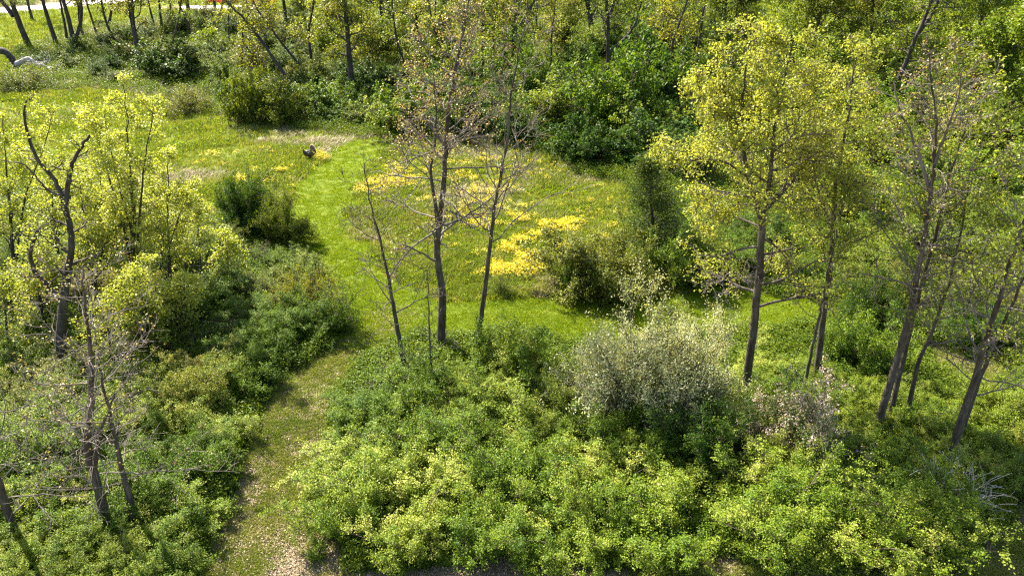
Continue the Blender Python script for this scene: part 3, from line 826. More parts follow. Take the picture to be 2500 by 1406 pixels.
g = base_of(2206, 1050)
t = Tree(33, g[1])
t.limb([(2206, 1050), (2225, 960), (2242, 880), (2285, 790), (2318, 690), (2340, 600), (2358, 500), (2366, 420)], rpx(12, g), 0.02)
t.branches(0, 20, 0.35, 0.98, 2.0, 0.8, el=0.45, kids=(5, 4))
lf = t.leaves(5, 0.11, 0.085, 0.15, 0.45, 0.3)
t.finish('bare_tree', g, 'thin crooked stem of the bare clump, rightmost of its three', 'bark', 'twig', lf, 'maple')

g = base_of(2312, 1145)
t = Tree(34, g[1])
t.limb([(2312, 1145), (2345, 1030), (2385, 910), (2420, 790), (2455, 670), (2490, 570), (2520, 470), (2540, 380)], rpx(19, g), 0.03)
t.branches(0, 26, 0.4, 0.98, 2.4, 1.2, el=0.4, kids=(5, 4))
lf = t.leaves(6, 0.11, 0.085, 0.15, 0.45, 0.3)
t.finish('bare_tree', g, 'long slanting grey trunk at the right edge, thicker of two crossing ones', 'bark', 'twig', lf, 'maple')

g = base_of(2326, 1120)
t = Tree(35, g[1] + 0.5)
t.limb([(2326, 1120), (2365, 1000), (2405, 890), (2450, 790), (2495, 690), (2540, 600)], rpx(13, g), 0.03)
t.branches(0, 16, 0.3, 0.98, 2.0, 1.0, el=0.3, kids=(5, 4))
t.finish('bare_tree', g, 'thinner slanting trunk close beside the thick one at the right edge', 'bark', 'twig')

# --- left group: dark broken tree and yellow-green young trees
g = base_of(150, 900)
t = Tree(41, g[1])
t.limb([(150, 900), (148, 820), (155, 740), (165, 660), (176, 600), (172, 550), (158, 500), (135, 440), (100, 400), (75, 360), (66, 310), (52, 270), (72, 245), (80, 228)], rpx(24, g), 0.03)
t.limb([(160, 510), (165, 450), (175, 400), (200, 360), (220, 332)], 0.11, 0.05, dy=0.4)
t.limb([(152, 740), (110, 690), (80, 660), (72, 610), (95, 555)], 0.12, 0.05, dy=-0.7)
t.limb([(150, 478), (120, 470), (60, 400), (0, 390)], 0.05, 0.02, dy=-0.5, main=False)
t.limb([(165, 660), (200, 690), (240, 680)], 0.05, 0.015, dy=-0.4, main=False)
t.branches(0, 16, 0.35, 0.98, 1.5, 0.6, el=0.4, kids=(4, 3)); t.branches(1, 6, 0.2, 0.9, 0.9, 0.6, kids=(4, 3)); t.branches(2, 9, 0.2, 0.98, 1.2, 0.7, kids=(4, 3))
lf = t.leaves(4, 0.1, 0.08, 0.14, 0.35, 0.6)
t.finish('broken_tree', g, 'dark crooked trunk with snapped-off forks at the left', 'bark_dark', 'twig_dark', lf, 'young')

def young(seed, bx, by, stems, w, label, n=16, L0=1.7, frac=0.8, per=7):
    g = base_of(bx, by); t = Tree(seed, g[1])
    for i, s in enumerate(stems):
        t.limb([(bx, by)] + s, rpx(w, g) * (1 if i == 0 else 0.7), 0.012, dy=(0, 0.8, -0.8, 0.5, -0.5)[i % 5])
        t.branches(i, n, 0.22, 0.99, L0, 0.6, el=0.6, up=0.05, kids=(5, 3), wander=0.13)
    lf = t.leaves(per, 0.105, 0.085, 0.13, frac, 0.5)
    t.finish('young_tree', g, label, 'bark_dark', 'twig_dark', lf, 'young')
young(51, 328, 740, [[(322, 640), (330, 540), (318, 430), (312, 330), (305, 230), (300, 205)], [(318, 640), (300, 540), (262, 420), (232, 320), (205, 250)], [(332, 640), (342, 500), (355, 380), (372, 280), (385, 240)], [(322, 560), (290, 460), (270, 360), (255, 280)]], 12,
      'tallest yellow-green young tree at left with fanned upright stems', 16, 1.6)
young(52, 412, 740, [[(414, 640), (410, 540), (408, 440), (412, 380)], [(412, 600), (440, 520), (470, 450)]], 9, 'slim yellow-green young tree right of the fanned one', 16, 1.7)
young(53, 490, 720, [[(490, 640), (484, 560), (486, 500)]], 7, 'small yellow-green sapling closest to the two round shrubs', 14, 1.4)
young(54, 40, 700, [[(30, 600), (22, 480), (12, 360), (5, 290)], [(45, 600), (60, 480), (110, 360), (130, 270)]], 10, 'yellow-green young tree at the left edge behind the broken trunk', 18, 1.8)
young(55, 230, 760, [[(228, 680), (215, 600), (200, 500), (196, 430)], [(236, 660), (262, 580), (285, 520)]], 9, 'yellow-green young tree between the broken trunk and the fanned one', 18, 1.7)
young(56, -60, 640, [[(-60, 540), (-50, 420), (-40, 320)], [(-60, 560), (-100, 430), (-120, 330)]], 9, 'yellow-green young tree partly cut by the left edge', 16, 1.8)
young(57, 560, 700, [[(556, 640), (552, 590)]], 6, 'low yellow-green sapling on the bank below the round dark shrub', 12, 1.1)
young(58, 140, 640, [[(136, 560), (125, 470), (120, 400)], [(145, 560), (175, 470), (190, 420)]], 8, 'yellow-green young tree just behind the snapped fork', 16, 1.7)
young(59, 350, 860, [[(352, 800), (345, 720), (340, 660)], [(356, 800), (390, 730)]], 8, 'lower yellow-green young tree below the fanned one', 16, 1.6)

young(64, 100, 800, [[(96, 730), (92, 660), (88, 600)], [(104, 730), (125, 660)]], 8, 'yellow-green young tree in front of the foot of the broken trunk', 16, 1.6)
young(65, 270, 900, [[(268, 840), (262, 780), (258, 730)]], 7, 'small yellow-green sapling between the broken trunk and the forked tree', 14, 1.5, 0.6)
young(66, 440, 830, [[(444, 770), (450, 720), (452, 680)], [(438, 780), (420, 720)]], 7, 'yellow-green sapling on the bank right of the lower young tree', 14, 1.5, 0.7)
young(67, 20, 860, [[(16, 800), (10, 730), (6, 670)]], 7, 'yellow-green sapling low at the left edge', 14, 1.6, 0.7)
young(68, 395, 660, [[(392, 590), (380, 510), (372, 450)], [(398, 590), (430, 520)]], 8, 'yellow-green young tree behind the slim one at the meadow side', 16, 1.6)
young(69, 250, 640, [[(252, 560), (248, 470), (246, 400)], [(246, 560), (225, 480)]], 8, 'yellow-green young tree behind the fanned one at the meadow side', 16, 1.7)

# --- forked bare tree, lower left
g = base_of(262, 1300)
t = Tree(61, g[1])
t.limb([(262, 1300), (250, 1230), (232, 1160), (214, 1110), (214, 1060), (222, 980), (224, 900), (216, 810), (208, 730), (204, 650)], rpx(24, g), 0.02)
t.limb([(230, 1150), (240, 1090), (246, 1050), (262, 1010), (285, 960)], 0.08, 0.02, dy=-0.6)
t.branches(0, 26, 0.2, 0.99, 3.4, 1.2, el=0.32, up=0.035, kids=(5, 4), wander=0.15, rmax=0.026, minr=0.006)
t.branches(1, 8, 0.2, 0.98, 2.2, 1.0, el=0.25, kids=(4, 3), minr=0.006, rmax=0.022)
lf = t.leaves(3, 0.075, 0.05, 0.09, 0.22, 0.75)
t.finish('forked_tree', g, 'bare forked tree with wide pale twigs at lower left', 'bark', 'twig', lf, 'bud', 'buds')
g = base_of(330, 1290)
t = Tree(62, g[1])
t.limb([(330, 1290), (318, 1220), (298, 1150), (286, 1090), (268, 1010), (250, 930), (242, 860)], rpx(17, g), 0.02)
t.branches(0, 16, 0.25, 0.98, 2.4, 1.0, el=0.3, kids=(4, 4), rmax=0.022, minr=0.006)
t.finish('bare_tree', g, 'darker bare trunk just right of the forked tree', 'bark', 'twig')
g = base_of(45, 1330)
t = Tree(63, g[1])
t.limb([(45, 1330), (25, 1270), (0, 1190), (-30, 1100), (-50, 1000)], rpx(20, g), 0.05)
t.branches(0, 16, 0.1, 0.98, 3.0, 1.6, el=0.35, kids=(5, 4), minr=0.006, rmax=0.025)
t.finish('bare_tree', g, 'bare trunk leaning out of the left edge near the bottom', 'bark', 'twig')

# --- dark cedar
def cedar(px, py, top, label):
    g = base_of(px, py); t = Tree(71, g[1]); rng = t.rng
    pts, rad, ln = t.limb([(px, py), (px - 4, py - 90), (px - 10, py - 180), (px - 18, top)], 0.16, 0.02)
    H = pts[-1][2] - g[2]
    C, N = [], []
    for j in range(230):
        u = rng.uniform(0.04, 1.0) ** 0.9
        i = int(u * (len(pts) - 1)); p = pts[i]
        R = 2.5 * (1 - u) ** 0.55 * rng.uniform(0.6, 1.15) + 0.18
        a = rng.uniform(0, 6.283); e = rng.uniform(0.1, 0.7)
        d = np.array([math.cos(a) * math.cos(e), math.sin(a) * math.cos(e), math.sin(e)])
        t.br.add(p + d * R * np.linspace(0, 0.9, 4)[:, None], np.linspace(0.02, 0.008, 4), 3, False)
        m = 75
        s = rng.uniform(0.25, 1.0, m)[:, None]
        C.append(p + d * R * s + rng.normal(size=(m, 3)) * 0.17); N.append(np.tile(d, (m, 1)))
    C = np.concatenate(C); N = np.concatenate(N)
    nrm = norm(N * 0.4 + rng.normal(size=C.shape) * 0.7 + np.array([0, 0, 0.3]))
    hgt = (C[:, 2] - g[2]) / H
    v = np.clip(rng.normal(0.35, 0.18, len(C)) + 0.4 * np.clip(hgt - 0.6, 0, 1), 0, 1)
    V, F, VA = leaf_quads(C, nrm, 0.11, 0.05, rng, v)
    t.finish('cedar_tree', g, label, 'bark_dark', 'twig_dark', mesh_np('cedar_leaves', V, F, {'v': VA}), 'cedar')
cedar(1598, 655, 385, 'dark green cedar with a rusty top at the right side of the meadow')

# --- twiggy dead bush and dead twigs
def twigbush(px, py, n, L, label, mat, seed, spreadk=0.6):
    g = base_of(px, py); t = Tree(seed, g[1]); rng = t.rng
    for j in range(n):
        a = rng.uniform(0, 6.283)
        d = norm(np.array([math.cos(a) * spreadk, math.sin(a) * spreadk, 1.0]))
        t.twig(g + np.array([rng.normal() * 0.15, rng.normal() * 0.15, 0]), d, L * rng.uniform(0.6, 1.1), 0.018, 1, 2, -0.03, (0, 4), 0.14, 0.008)
    t.finish('dead_bush', g, label, mat, mat, cat='dead bush')
twigbush(2325, 1245, 34, 1.9, 'dead twiggy bush of bare grey stems at lower right', 'deadwood', 81)
twigbush(880, 1130, 16, 1.3, 'small dead grey bush poking out of the thicket beside the path', 'twig', 82, 0.4)
twigbush(925, 990, 8, 1.7, 'few bare stems standing in the thicket left of the thin dead sapling', 'twig_dark', 83, 0.25)

# ------------------------------------------------------------------ background trees
def far_tree(seed, stems, w, label, crown=0.6, leafs=6, nb=12, L=3.0, size=0.26, lm='farleaf', t0=0.35, frac=0.5, ext=True, bark='bark_dark'):
    bx, by = stems[0][0]
    leafs = max(leafs, 7) if ext else leafs
    if bx > 190: nb = int(nb * 1.5); t0 = t0 * 0.7
    g = base_of(bx, by); t = Tree(seed, g[1])
    for i, s in enumerate(stems):
        s = list(s)
        if ext and s[-1][1] < 60:      # the stem runs on above the frame
            (x0, y0), (x1, y1) = s[-2], s[-1]
            k = 90.0 / max(20.0, y0 - y1)
            s.append((x1 + (x1 - x0) * k * 0.6, y1 - 90)); s.append((x1 + (x1 - x0) * k * 0.8 + 6, y1 - 190))
        r = rpx(w, g) * (1 if i == 0 else 0.75)
        t.limb(s, r, r * 0.25, dy=(0, 1.5, -1.5)[i % 3], wig=0.06)
        t.branches(i, nb, t0, 0.98, L, L * 0.6, el=0.5, up=0.04, kids=(5, 3), maxl=2, minr=0.016, rf=0.45, rmax=0.1, wander=0.22)
    lf = t.leaves(leafs, size, size * 0.75, 0.32, frac, 0.5) if leafs else None
    return t.finish('woodland_tree', g, label, bark, 'twig_dark', lf, lm, group='trees of the background wood')

far_tree(301, [[(72, 116), (52, 70), (35, 25), (28, 0)], [(33, 40), (15, 15), (0, 2)]], 13, 'leaning dark trunk with a left fork on the lawn, near the fallen log', leafs=3)
far_tree(302, [[(140, 116), (125, 70), (110, 25), (104, 0)]], 10, 'leaning dark trunk second from the fallen log', leafs=3)
far_tree(303, [[(184, 130), (180, 100), (168, 50), (157, 10), (153, 0)], [(182, 105), (190, 80), (199, 55), (198, 0)]], 11, 'dark tree forked into a wide V near the lawn', leafs=3)
far_tree(304, [[(165, 106), (160, 70), (150, 20), (146, 0)]], 6, 'thin dark trunk just behind the V-forked tree', leafs=3)
far_tree(305, [[(80, 52), (72, 25), (66, 0)]], 6, 'small dark trunk beside the pale gravel lane', leafs=2, nb=8)
far_tree(306, [[(348, 160), (335, 120), (326, 60), (322, 10)], [(332, 110), (322, 60), (312, 0)]], 9, 'double-stemmed dark tree left of the dark hollow', leafs=7)
far_tree(307, [[(238, 90), (225, 50), (210, 5)]], 5, 'thin dark trunk behind the right arm of the V-forked tree', leafs=4)
far_tree(308, [[(380, 74), (370, 40), (362, 5)]], 5, 'slim far trunk, left one of two in front of the orange fence end', leafs=5)
far_tree(309, [[(396, 75), (392, 40), (388, 5)]], 6, 'slim far trunk, right one of two near the gravel strip', leafs=5)
far_tree(310, [[(432, 60), (420, 30), (412, 5)]], 6, 'slim far trunk leaning left beside the gravel strip', leafs=5)
far_tree(311, [[(461, 30), (457, 10), (455, 0)]], 9, 'stout far trunk at the left end of the gravel strip', leafs=4)
far_tree(312, [[(533, 50), (526, 25), (522, 0)], [(533, 48), (542, 20), (546, 0)]], 7, 'small forked trunk in front of the orange fence', leafs=3)
far_tree(313, [[(644, 22), (640, 8), (636, 0)]], 18, 'thick dark trunk in front of the orange fence', leafs=3)
far_tree(314, [[(730, 242), (700, 190), (665, 140), (625, 80), (590, 40), (560, 15)]], 9, 'long trunk leaning far to the left above the meadow corner', leafs=5, t0=0.4)
far_tree(315, [[(641, 214), (630, 170), (618, 130), (600, 112)]], 7, 'short bare leaning trunk below the long leaning one', leafs=2, ext=False, L=2.0)
far_tree(316, [[(765, 208), (725, 150), (690, 110), (655, 62), (630, 30)]], 7, 'second leaning trunk, parallel to the long leaning one', leafs=6)
far_tree(317, [[(766, 175), (756, 120), (752, 70), (762, 30)]], 8, 'tree with a yellow-green crown above the leaning trunks', leafs=11, lm='maple', frac=0.7)
far_tree(318, [[(860, 236), (856, 170), (850, 110), (846, 50), (842, 0)]], 16, 'thick straight trunk with ivy-dark crown behind the meadow', leafs=10, frac=0.7, lm='olive', nb=18)
far_tree(319, [[(1020, 140), (1018, 90), (1016, 30), (1015, 0)]], 7, 'slim trunk in the wood left of the tallest bare tree', leafs=9)
far_tree(320, [[(1124, 152), (1128, 100), (1132, 40), (1134, 0)]], 7, 'slim trunk in the wood behind the tallest bare tree', leafs=8)
far_tree(321, [[(1179, 188), (1178, 120), (1178, 50), (1180, 0)]], 8, 'straight dark trunk, left one of two behind the bare trees', leafs=9)
far_tree(322, [[(1198, 188), (1202, 130), (1210, 60), (1214, 0)]], 7, 'dark trunk, right one of two behind the bare trees', leafs=8)
far_tree(323, [[(1248, 232), (1250, 170), (1252, 100), (1258, 40), (1262, 0)], [(1256, 90), (1275, 50), (1300, 15)]], 11, 'dark trunk with a right fork behind the right bare tree', leafs=9)
far_tree(324, [[(1230, 72), (1230, 40), (1228, 5)]], 9, 'short stout far trunk between the dark trunks', leafs=8)
far_tree(325, [[(1448, 118), (1444, 70), (1440, 30), (1432, 0)], [(1450, 112), (1470, 75), (1490, 35), (1500, 5)]], 15, 'old dark tree with twisted spreading fork on the slope', leafs=5, nb=16, frac=0.4, lm='lime')
far_tree(326, [[(1481, 198), (1484, 150), (1485, 100), (1484, 50), (1480, 5)], [(1486, 130), (1515, 105), (1545, 75), (1560, 30)]], 11, 'dark tree with a long right limb standing in front of the twisted one', leafs=5, frac=0.4, lm='lime')
far_tree(327, [[(1644, 262), (1650, 220), (1655, 180), (1640, 140), (1642, 100), (1660, 50), (1680, 0)]], 9, 'pale crooked trunk at the left of the tall leafy crown', leafs=4, bark='bark')
far_tree(328, [[(1583, 168), (1600, 130), (1616, 90), (1622, 50)]], 5, 'thin trunk leaning right on the overgrown slope', leafs=4)
far_tree(329, [[(2172, 262), (2188, 205), (2215, 145), (2242, 80), (2262, 35), (2275, 0)], [(2242, 80), (2270, 45), (2290, 5)]], 13, 'dark trunk leaning right in the wood behind the bare clump', leafs=6, frac=0.4, lm='olive')
far_tree(330, [[(1760, 150), (1766, 90), (1772, 20)]], 9, 'tree with an olive crown behind the tall leafy crown', leafs=14, frac=0.8, lm='olive', nb=18, L=4.5)
far_tree(331, [[(1990, 190), (1996, 110), (2000, 30)]], 11, 'broad olive-crowned tree behind the top of the leafy pair', leafs=16, frac=0.9, lm='olive', nb=22, L=5.0)
far_tree(332, [[(2120, 170), (2126, 100), (2130, 30)]], 10, 'olive-crowned tree right behind the broad one at top', leafs=14, frac=0.8, lm='rust', nb=18, L=4.5)
far_tree(333, [[(2400, 230), (2402, 150), (2398, 70), (2400, 0)]], 9, 'light green tree near the top right corner', leafs=14, frac=0.8, lm='lime', nb=20, L=4.5)
far_tree(334, [[(2470, 330), (2476, 240), (2470, 150), (2478, 70)]], 8, 'light green tree at the right edge behind the bare clump', leafs=14, frac=0.8, lm='lime', nb=20, L=3.6)
far_tree(335, [[(2330, 150), (2334, 90), (2330, 20)]], 8, 'light green tree beside the patch of bare earth', leafs=12, frac=0.8, lm='lime', nb=18, L=4.5)
far_tree(336, [[(930, 110), (932, 60), (930, 0)]], 10, 'olive-crowned tree between the thick straight trunk and the bare trees', leafs=12, frac=0.8, lm='olive', nb=18, L=4.0)
far_tree(337, [[(700, 70), (696, 30), (692, 0)]], 9, 'yellow-olive crowned tree right of the orange fence', leafs=12, frac=0.8, nb=18, L=4.2)
far_tree(338, [[(1360, 110), (1356, 60), (1350, 0)]], 8, 'light green tree left of the twisted old tree', leafs=10, frac=0.7, nb=16, L=4.0, lm='lime')
far_tree(339, [[(1700, 190), (1704, 120), (1716, 40), (1722, 0)]], 7, 'thin trunk with light leaves at the left shoulder of the leafy crown', leafs=6, lm='lime')

rb = np.random.default_rng(77)
SLIM = [(205, 95), (262, 70), (290, 120), (420, 120), (470, 95), (505, 150), (560, 110), (590, 175), (655, 120), (800, 130), (820, 90), (905, 160), (965, 120), (990, 180), (1060, 100), (1090, 170),
        (1150, 110), (1290, 150), (1310, 90), (1340, 180), (1395, 80), (1530, 120), (1560, 70), (1600, 110), (1670, 140), (1735, 90), (1820, 110), (1900, 60), (2060, 80), (2290, 190), (2350, 110), (2440, 150), (2420, 60)]
for i, (bx, by) in enumerate(SLIM):
    ln = rb.uniform(60, 150); lean = rb.normal(0, 0.16) + (bx - 1250) * 0.00008
    st = [(bx + lean * ln * q + rb.normal(0, 3) * (q > 0), by - ln * q) for q in (0, 0.3, 0.6, 1.0)]
    e = far_tree(500 + i, [st], rb.uniform(4, 7), '', leafs=int(rb.integers(2, 8)), nb=9, L=rb.uniform(1.8, 3.2), frac=rb.uniform(0.3, 0.7), lm=['farleaf', 'lime', 'olive', 'maple'][i % 4], t0=0.3)
    FILLED.append((e, 'slim', e.location.x, e.location.y))

# ------------------------------------------------------------------ fallen tree, fence, shed
def fallen():
    g = base_of(40, 174)
    Y = g[1]
    t = Tree(401, Y)
    t.limb([(-30, 128), (0, 124), (18, 128), (30, 142), (38, 166)], 0.42, 0.36, main=True, wig=0.1)
    e = empty('fallen_tree', g); tag(e, 'fallen tree with a dark arched trunk and bleached white limb at upper left', 'fallen tree')
    o = link('trunk', t.trunk.mesh('fallen_trunk'), M['bark_dark'], e); o.location = -g
    w = Tree(402, Y - 0.5)
    w.limb([(40, 158), (58, 148), (72, 143), (84, 155), (98, 161), (118, 166), (140, 168)], 0.36, 0.1, wig=0.08)
    w.limb([(118, 166), (126, 176), (134, 186), (136, 197)], 0.22, 0.12, dy=-2.0, wig=0.05)
    w.branches(0, 10, 0.4, 0.98, 2.2, 1.2, el=0.2, kids=(3, 2), minr=0.02)
    o = link('bleached_limb', w.trunk.mesh('bleached_limb'), M['deadwood'], e); o.location = -g
    o = link('branches', w.br.mesh('fallen_branches'), M['deadwood'], e); o.location = -g
fallen()
g = base_of(505, 240)
t = Tree(403, g[1])
t.limb([(410, 225), (450, 232), (490, 240), (530, 238), (560, 228)], 0.12, 0.05, wig=0.06)
t.branches(0, 16, 0.1, 0.98, 2.0, 1.4, el=0.2, kids=(4, 3), minr=0.015)
t.finish('fallen_branch', g, 'fallen dark branch lying across the gap in the woodland edge', 'bark_dark', 'twig_dark', cat='branch')

def box_mesh(name, sx, sy, sz, bev=0.0):
    bm = bmesh.new(); bmesh.ops.create_cube(bm, size=1.0)
    bmesh.ops.scale(bm, vec=(sx, sy, sz), verts=bm.verts)
    bmesh.ops.translate(bm, vec=(0, 0, sz / 2), verts=bm.verts)
    if bev: bmesh.ops.bevel(bm, geom=bm.edges[:], offset=bev, segments=1, affect='EDGES')
    m = bpy.data.meshes.new(name); bm.to_mesh(m); bm.free(); return m

def fence():
    mo = plain('orange_net', (0.85, 0.12, 0.03), 0.6, 0.1); mp = plain('steel_post', (0.10, 0.09, 0.08), 0.7, 0.2)
    a, b = G(505, 12)[:2], G(672, 9)[:2]
    e = empty('safety_fence', (a[0], a[1], float(terrain(*a)))); tag(e, 'bright orange plastic safety fence between posts at the top edge', 'fence')
    d = b - a; n = 8; rot = math.atan2(d[1], d[0]); ln = np.linalg.norm(d) / n
    pm = box_mesh('post', 0.10, 0.10, 1.5, 0.012)
    for i in range(n + 1):
        q = d * i / n
        o = link('post', pm, mp, e); o.location = (q[0], q[1], float(terrain(*(a + q))) - e.location.z - 0.02)
    for i in range(n):
        tb = Tubes()
        for k in range(9):
            z = 0.12 + k * 0.14; x = np.linspace(0.06, ln - 0.06, 7)
            tb.add(np.stack([x, np.full(7, 0.06), z + 0.07 * np.sin(x * 1.1 + i) - 0.05 * np.sin(x / ln * 3.14)], 1), 0.055, 4, False)
        for k in range(16):
            x = 0.08 + k * (ln - 0.16) / 15
            tb.add(np.array([[x, 0.06, 0.08], [x, 0.06, 0.7], [x, 0.06, 1.3]]), 0.045, 4, False)
        q = d * i / n
        o = link('net_panel', tb.mesh('net_panel'), mo, e)
        o.location = (q[0], q[1], float(terrain(*(a + q))) - e.location.z); o.rotation_euler = (0, 0, rot)
fence()

def shed():
    g = base_of(1162, 30)
    e = empty('shed', g, math.radians(8)); tag(e, 'pale grey shed glimpsed between the trunks at the top edge', 'shed')
    mw = plain('shed_paint', (0.62, 0.60, 0.62), 0.7, 0.1); mr = plain('shed_roof', (0.16, 0.13, 0.12), 0.8, 0.2); md = plain('shed_door', (0.28, 0.09, 0.06), 0.6, 0.15)
    w, dp, h = 3.4, 3.0, 2.5
    V = [(-w/2, -dp/2, -0.2), (w/2, -dp/2, -0.2), (w/2, dp/2, -0.2), (-w/2, dp/2, -0.2), (-w/2, -dp/2, h), (w/2, -dp/2, h), (w/2, dp/2, h), (-w/2, dp/2, h), (0, -dp/2, h + 0.9), (0, dp/2, h + 0.9)]
    m = bpy.data.meshes.new('shed_wall')
    m.from_pydata(V, [], [(0, 1, 5, 8, 4), (1, 2, 6, 5), (2, 3, 7, 9, 6), (3, 0, 4, 7)]); link('wall', m, mw, e)
    for s in (-1, 1):
        r = link('roof_slope', box_mesh('roof_slope', 2.25, dp + 0.6, 0.09), mr, e)
        r.location = (s * 0.98, 0, h + 0.40); r.rotation_euler = (0, s * math.atan2(0.9, w / 2), 0)
    d = link('door', box_mesh('door', 0.9, 0.06, 2.0, 0.01), md, e); d.location = (-1.1, -dp / 2 - 0.035, 0.0)
    hd = link('handle', box_mesh('handle', 0.04, 0.06, 0.14, 0.008), mr, d); hd.location = (0.35, -0.06, 0.95)
    wf = link('window', box_mesh('window', 0.9, 0.05, 0.8, 0.008), mr, e); wf.location = (0.7, -dp / 2 - 0.03, 1.1)
    pn = link('pane', box_mesh('pane', 0.76, 0.02, 0.66), plain('pane', (0.10, 0.13, 0.16), 0.15, 0.05), wf); pn.location = (0, -0.036, 0.07)
shed()

# ------------------------------------------------------------------ turkey
def turkey():
    g = base_of(756, 391)
    e = empty('turkey', g, math.radians(42), 1.15); tag(e, 'dark wild turkey with raised tail fan on the meadow by the trail', 'bird')
    # facing -x
    md, nt, out = newmat('feather_dark')
    pb = nt.nodes.new('ShaderNodeBsdfPrincipled')
    tc = nt.nodes.new('ShaderNodeTexCoord'); nz = nt.nodes.new('ShaderNodeTexNoise'); nz.inputs['Scale'].default_value = 14
    nt.links.new(tc.outputs['Object'], nz.inputs['Vector'])
    r = ramp(nt, [(0.35, (0.010, 0.007, 0.008)), (0.7, (0.05, 0.032, 0.026))]); nt.links.new(nz.outputs[0], r.inputs[0])
    nt.links.new(r.outputs[0], pb.inputs['Base Color']); pb.inputs['Roughness'].default_value = 0.38
    nt.links.new(pb.outputs[0], out.inputs[0])
    V = [(0.26, 0, 0.52), (0.05, 0, 0.50), (-0.20, 0, 0.52), (-0.34, 0, 0.60), (-0.37, 0, 0.76), (-0.40, 0, 0.86), (-0.47, 0, 0.85),
         (0.02, 0.10, 0.34), (0.04, 0.11, 0.17), (-0.01, 0.12, 0.03), (-0.11, 0.13, 0.015), (0.02, -0.10, 0.34), (0.04, -0.11, 0.17), (-0.01, -0.12, 0.03), (-0.11, -0.13, 0.015)]
    R = [0.13, 0.25, 0.24, 0.13, 0.05, 0.048, 0.018, 0.10, 0.032, 0.022, 0.014, 0.10, 0.032, 0.022, 0.014]
    E = [(0, 1), (1, 2), (2, 3), (3, 4), (4, 5), (5, 6), (1, 7), (7, 8), (8, 9), (9, 10), (1, 11), (11, 12), (12, 13), (13, 14)]
    m = bpy.data.meshes.new('turkey_body'); m.from_pydata(V, E, []); m.update()
    o = link('body', m, md, e)
    sk = o.modifiers.new('skin', 'SKIN')
    for i, rr in enumerate(R):
        m.skin_vertices[0].data[i].radius = (rr, rr)
    m.skin_vertices[0].data[1].use_root = True
    sb = o.modifiers.new('sub', 'SUBSURF'); sb.levels = 2; sb.render_levels = 2
    tip = plain('feather_tip', (0.42, 0.30, 0.20), 0.6, 0.15); brown = plain('feather_brown', (0.055, 0.030, 0.022), 0.5, 0.3, 12)
    n = 15
    def feather(a, r0, r1, w, x):
        c, s = math.cos(a), math.sin(a)
        px, pz = -s * w, c * w
        return [(x, c * r0 - px * 0.0 + (-s) * -w * 0.4, s * r0 + c * -w * 0.4), (x, c * r0 + (-s) * w * 0.4, s * r0 + c * w * 0.4),
                (x + 0.03, c * r1 + (-s) * w, s * r1 + c * w), (x + 0.03, c * r1 + (-s) * -w, s * r1 + c * -w)]
    for i in range(n):
        a = math.radians(-5 + 190 * i / (n - 1))
        for (r0, r1, w0, mt, nm, dx) in ((0.05, 0.40, 0.048, brown, 'tail_feather', 0.0), (0.40, 0.45, 0.05, tip, 'feather_tip', 0.0)):
            q = feather(a, r0, r1, w0, 0.30 + 0.003 * (i % 2))
            if nm == 'tail_feather': par = e
            V2 = [Vector(v) + Vector((0, 0, 0.58)) for v in q]; V2 += [v + Vector((0.006, 0, 0)) for v in V2]
            mm = bpy.data.meshes.new(nm)
            mm.from_pydata([tuple(v) for v in V2], [], [(0, 1, 2, 3), (7, 6, 5, 4), (0, 4, 5, 1), (1, 5, 6, 2), (2, 6, 7, 3), (3, 7, 4, 0)])
            if nm == 'tail_feather': fo = link(nm, mm, mt, e)
            else: link(nm, mm, mt, fo)
    for s in (-1, 1):
        bm = bmesh.new(); bmesh.ops.create_uvsphere(bm, u_segments=14, v_segments=8, radius=1)
        bmesh.ops.scale(bm, vec=(0.27, 0.06, 0.15), verts=bm.verts)
        wm = bpy.data.meshes.new('wing'); bm.to_mesh(wm); bm.free()
        for p_ in wm.polygons: p_.use_smooth = True
        w = link('wing', wm, brown, e); w.location = (0.03, s * 0.235, 0.47); w.rotation_euler = (s * 0.1, 0.25, 0)
turkey()

# ------------------------------------------------------------------ ground cover (uncountable: instanced clumps)
def tuft_mesh(name, seed, n, h, w, spread, lean=0.5, v0=0.5, seg=2):
    rng = np.random.default_rng(seed)
    V, F, A = [], [], []
    for i in range(n):
        b = np.array([rng.normal() * spread, rng.normal() * spread, -0.02])
        a = rng.uniform(0, 6.283); d = np.array([math.cos(a), math.sin(a), 0])
        hh = h * rng.uniform(0.55, 1.15); ln = lean * hh * rng.uniform(0.3, 1.2)
        s = np.array([-d[1], d[0], 0]) * w * 0.5
        m = b + d * ln * 0.35 + np.array([0, 0, hh * 0.6]); t = b + d * ln + np.array([0, 0, hh * 0.95])
        k = len(V)
        V += [b - s, b + s, m + s * 0.8, m - s * 0.8, t]
        F += [(k, k + 1, k + 2), (k, k + 2, k + 3), (k + 3, k + 2, k + 4)]
        A += [np.clip(rng.normal(v0, 0.22), 0, 1)] * 5
    return mesh_np(name, np.array(V), np.array(F), {'v': np.array(A)})

def weed_mesh(name, seed, n, h, rad, L):
    rng = np.random.default_rng(seed)
    th = rng.uniform(0, 6.283, n); r = rad * np.sqrt(rng.random(n)); z = h * rng.uniform(0.1, 1.0, n) * (1 - 0.5 * (r / rad) ** 2)
    c = np.stack([np.cos(th) * r, np.sin(th) * r, z], 1)
    nrm = norm(rng.normal(size=(n, 3)) * 0.6 + np.array([0, 0, 0.8]))
    V, F, A = leaf_quads(c, nrm, L * rng.uniform(0.7, 1.3, n), L * 0.6, rng, np.clip(rng.normal(0.5, 0.22, n), 0, 1))
    return mesh_np(name, V, F, {'v': A})

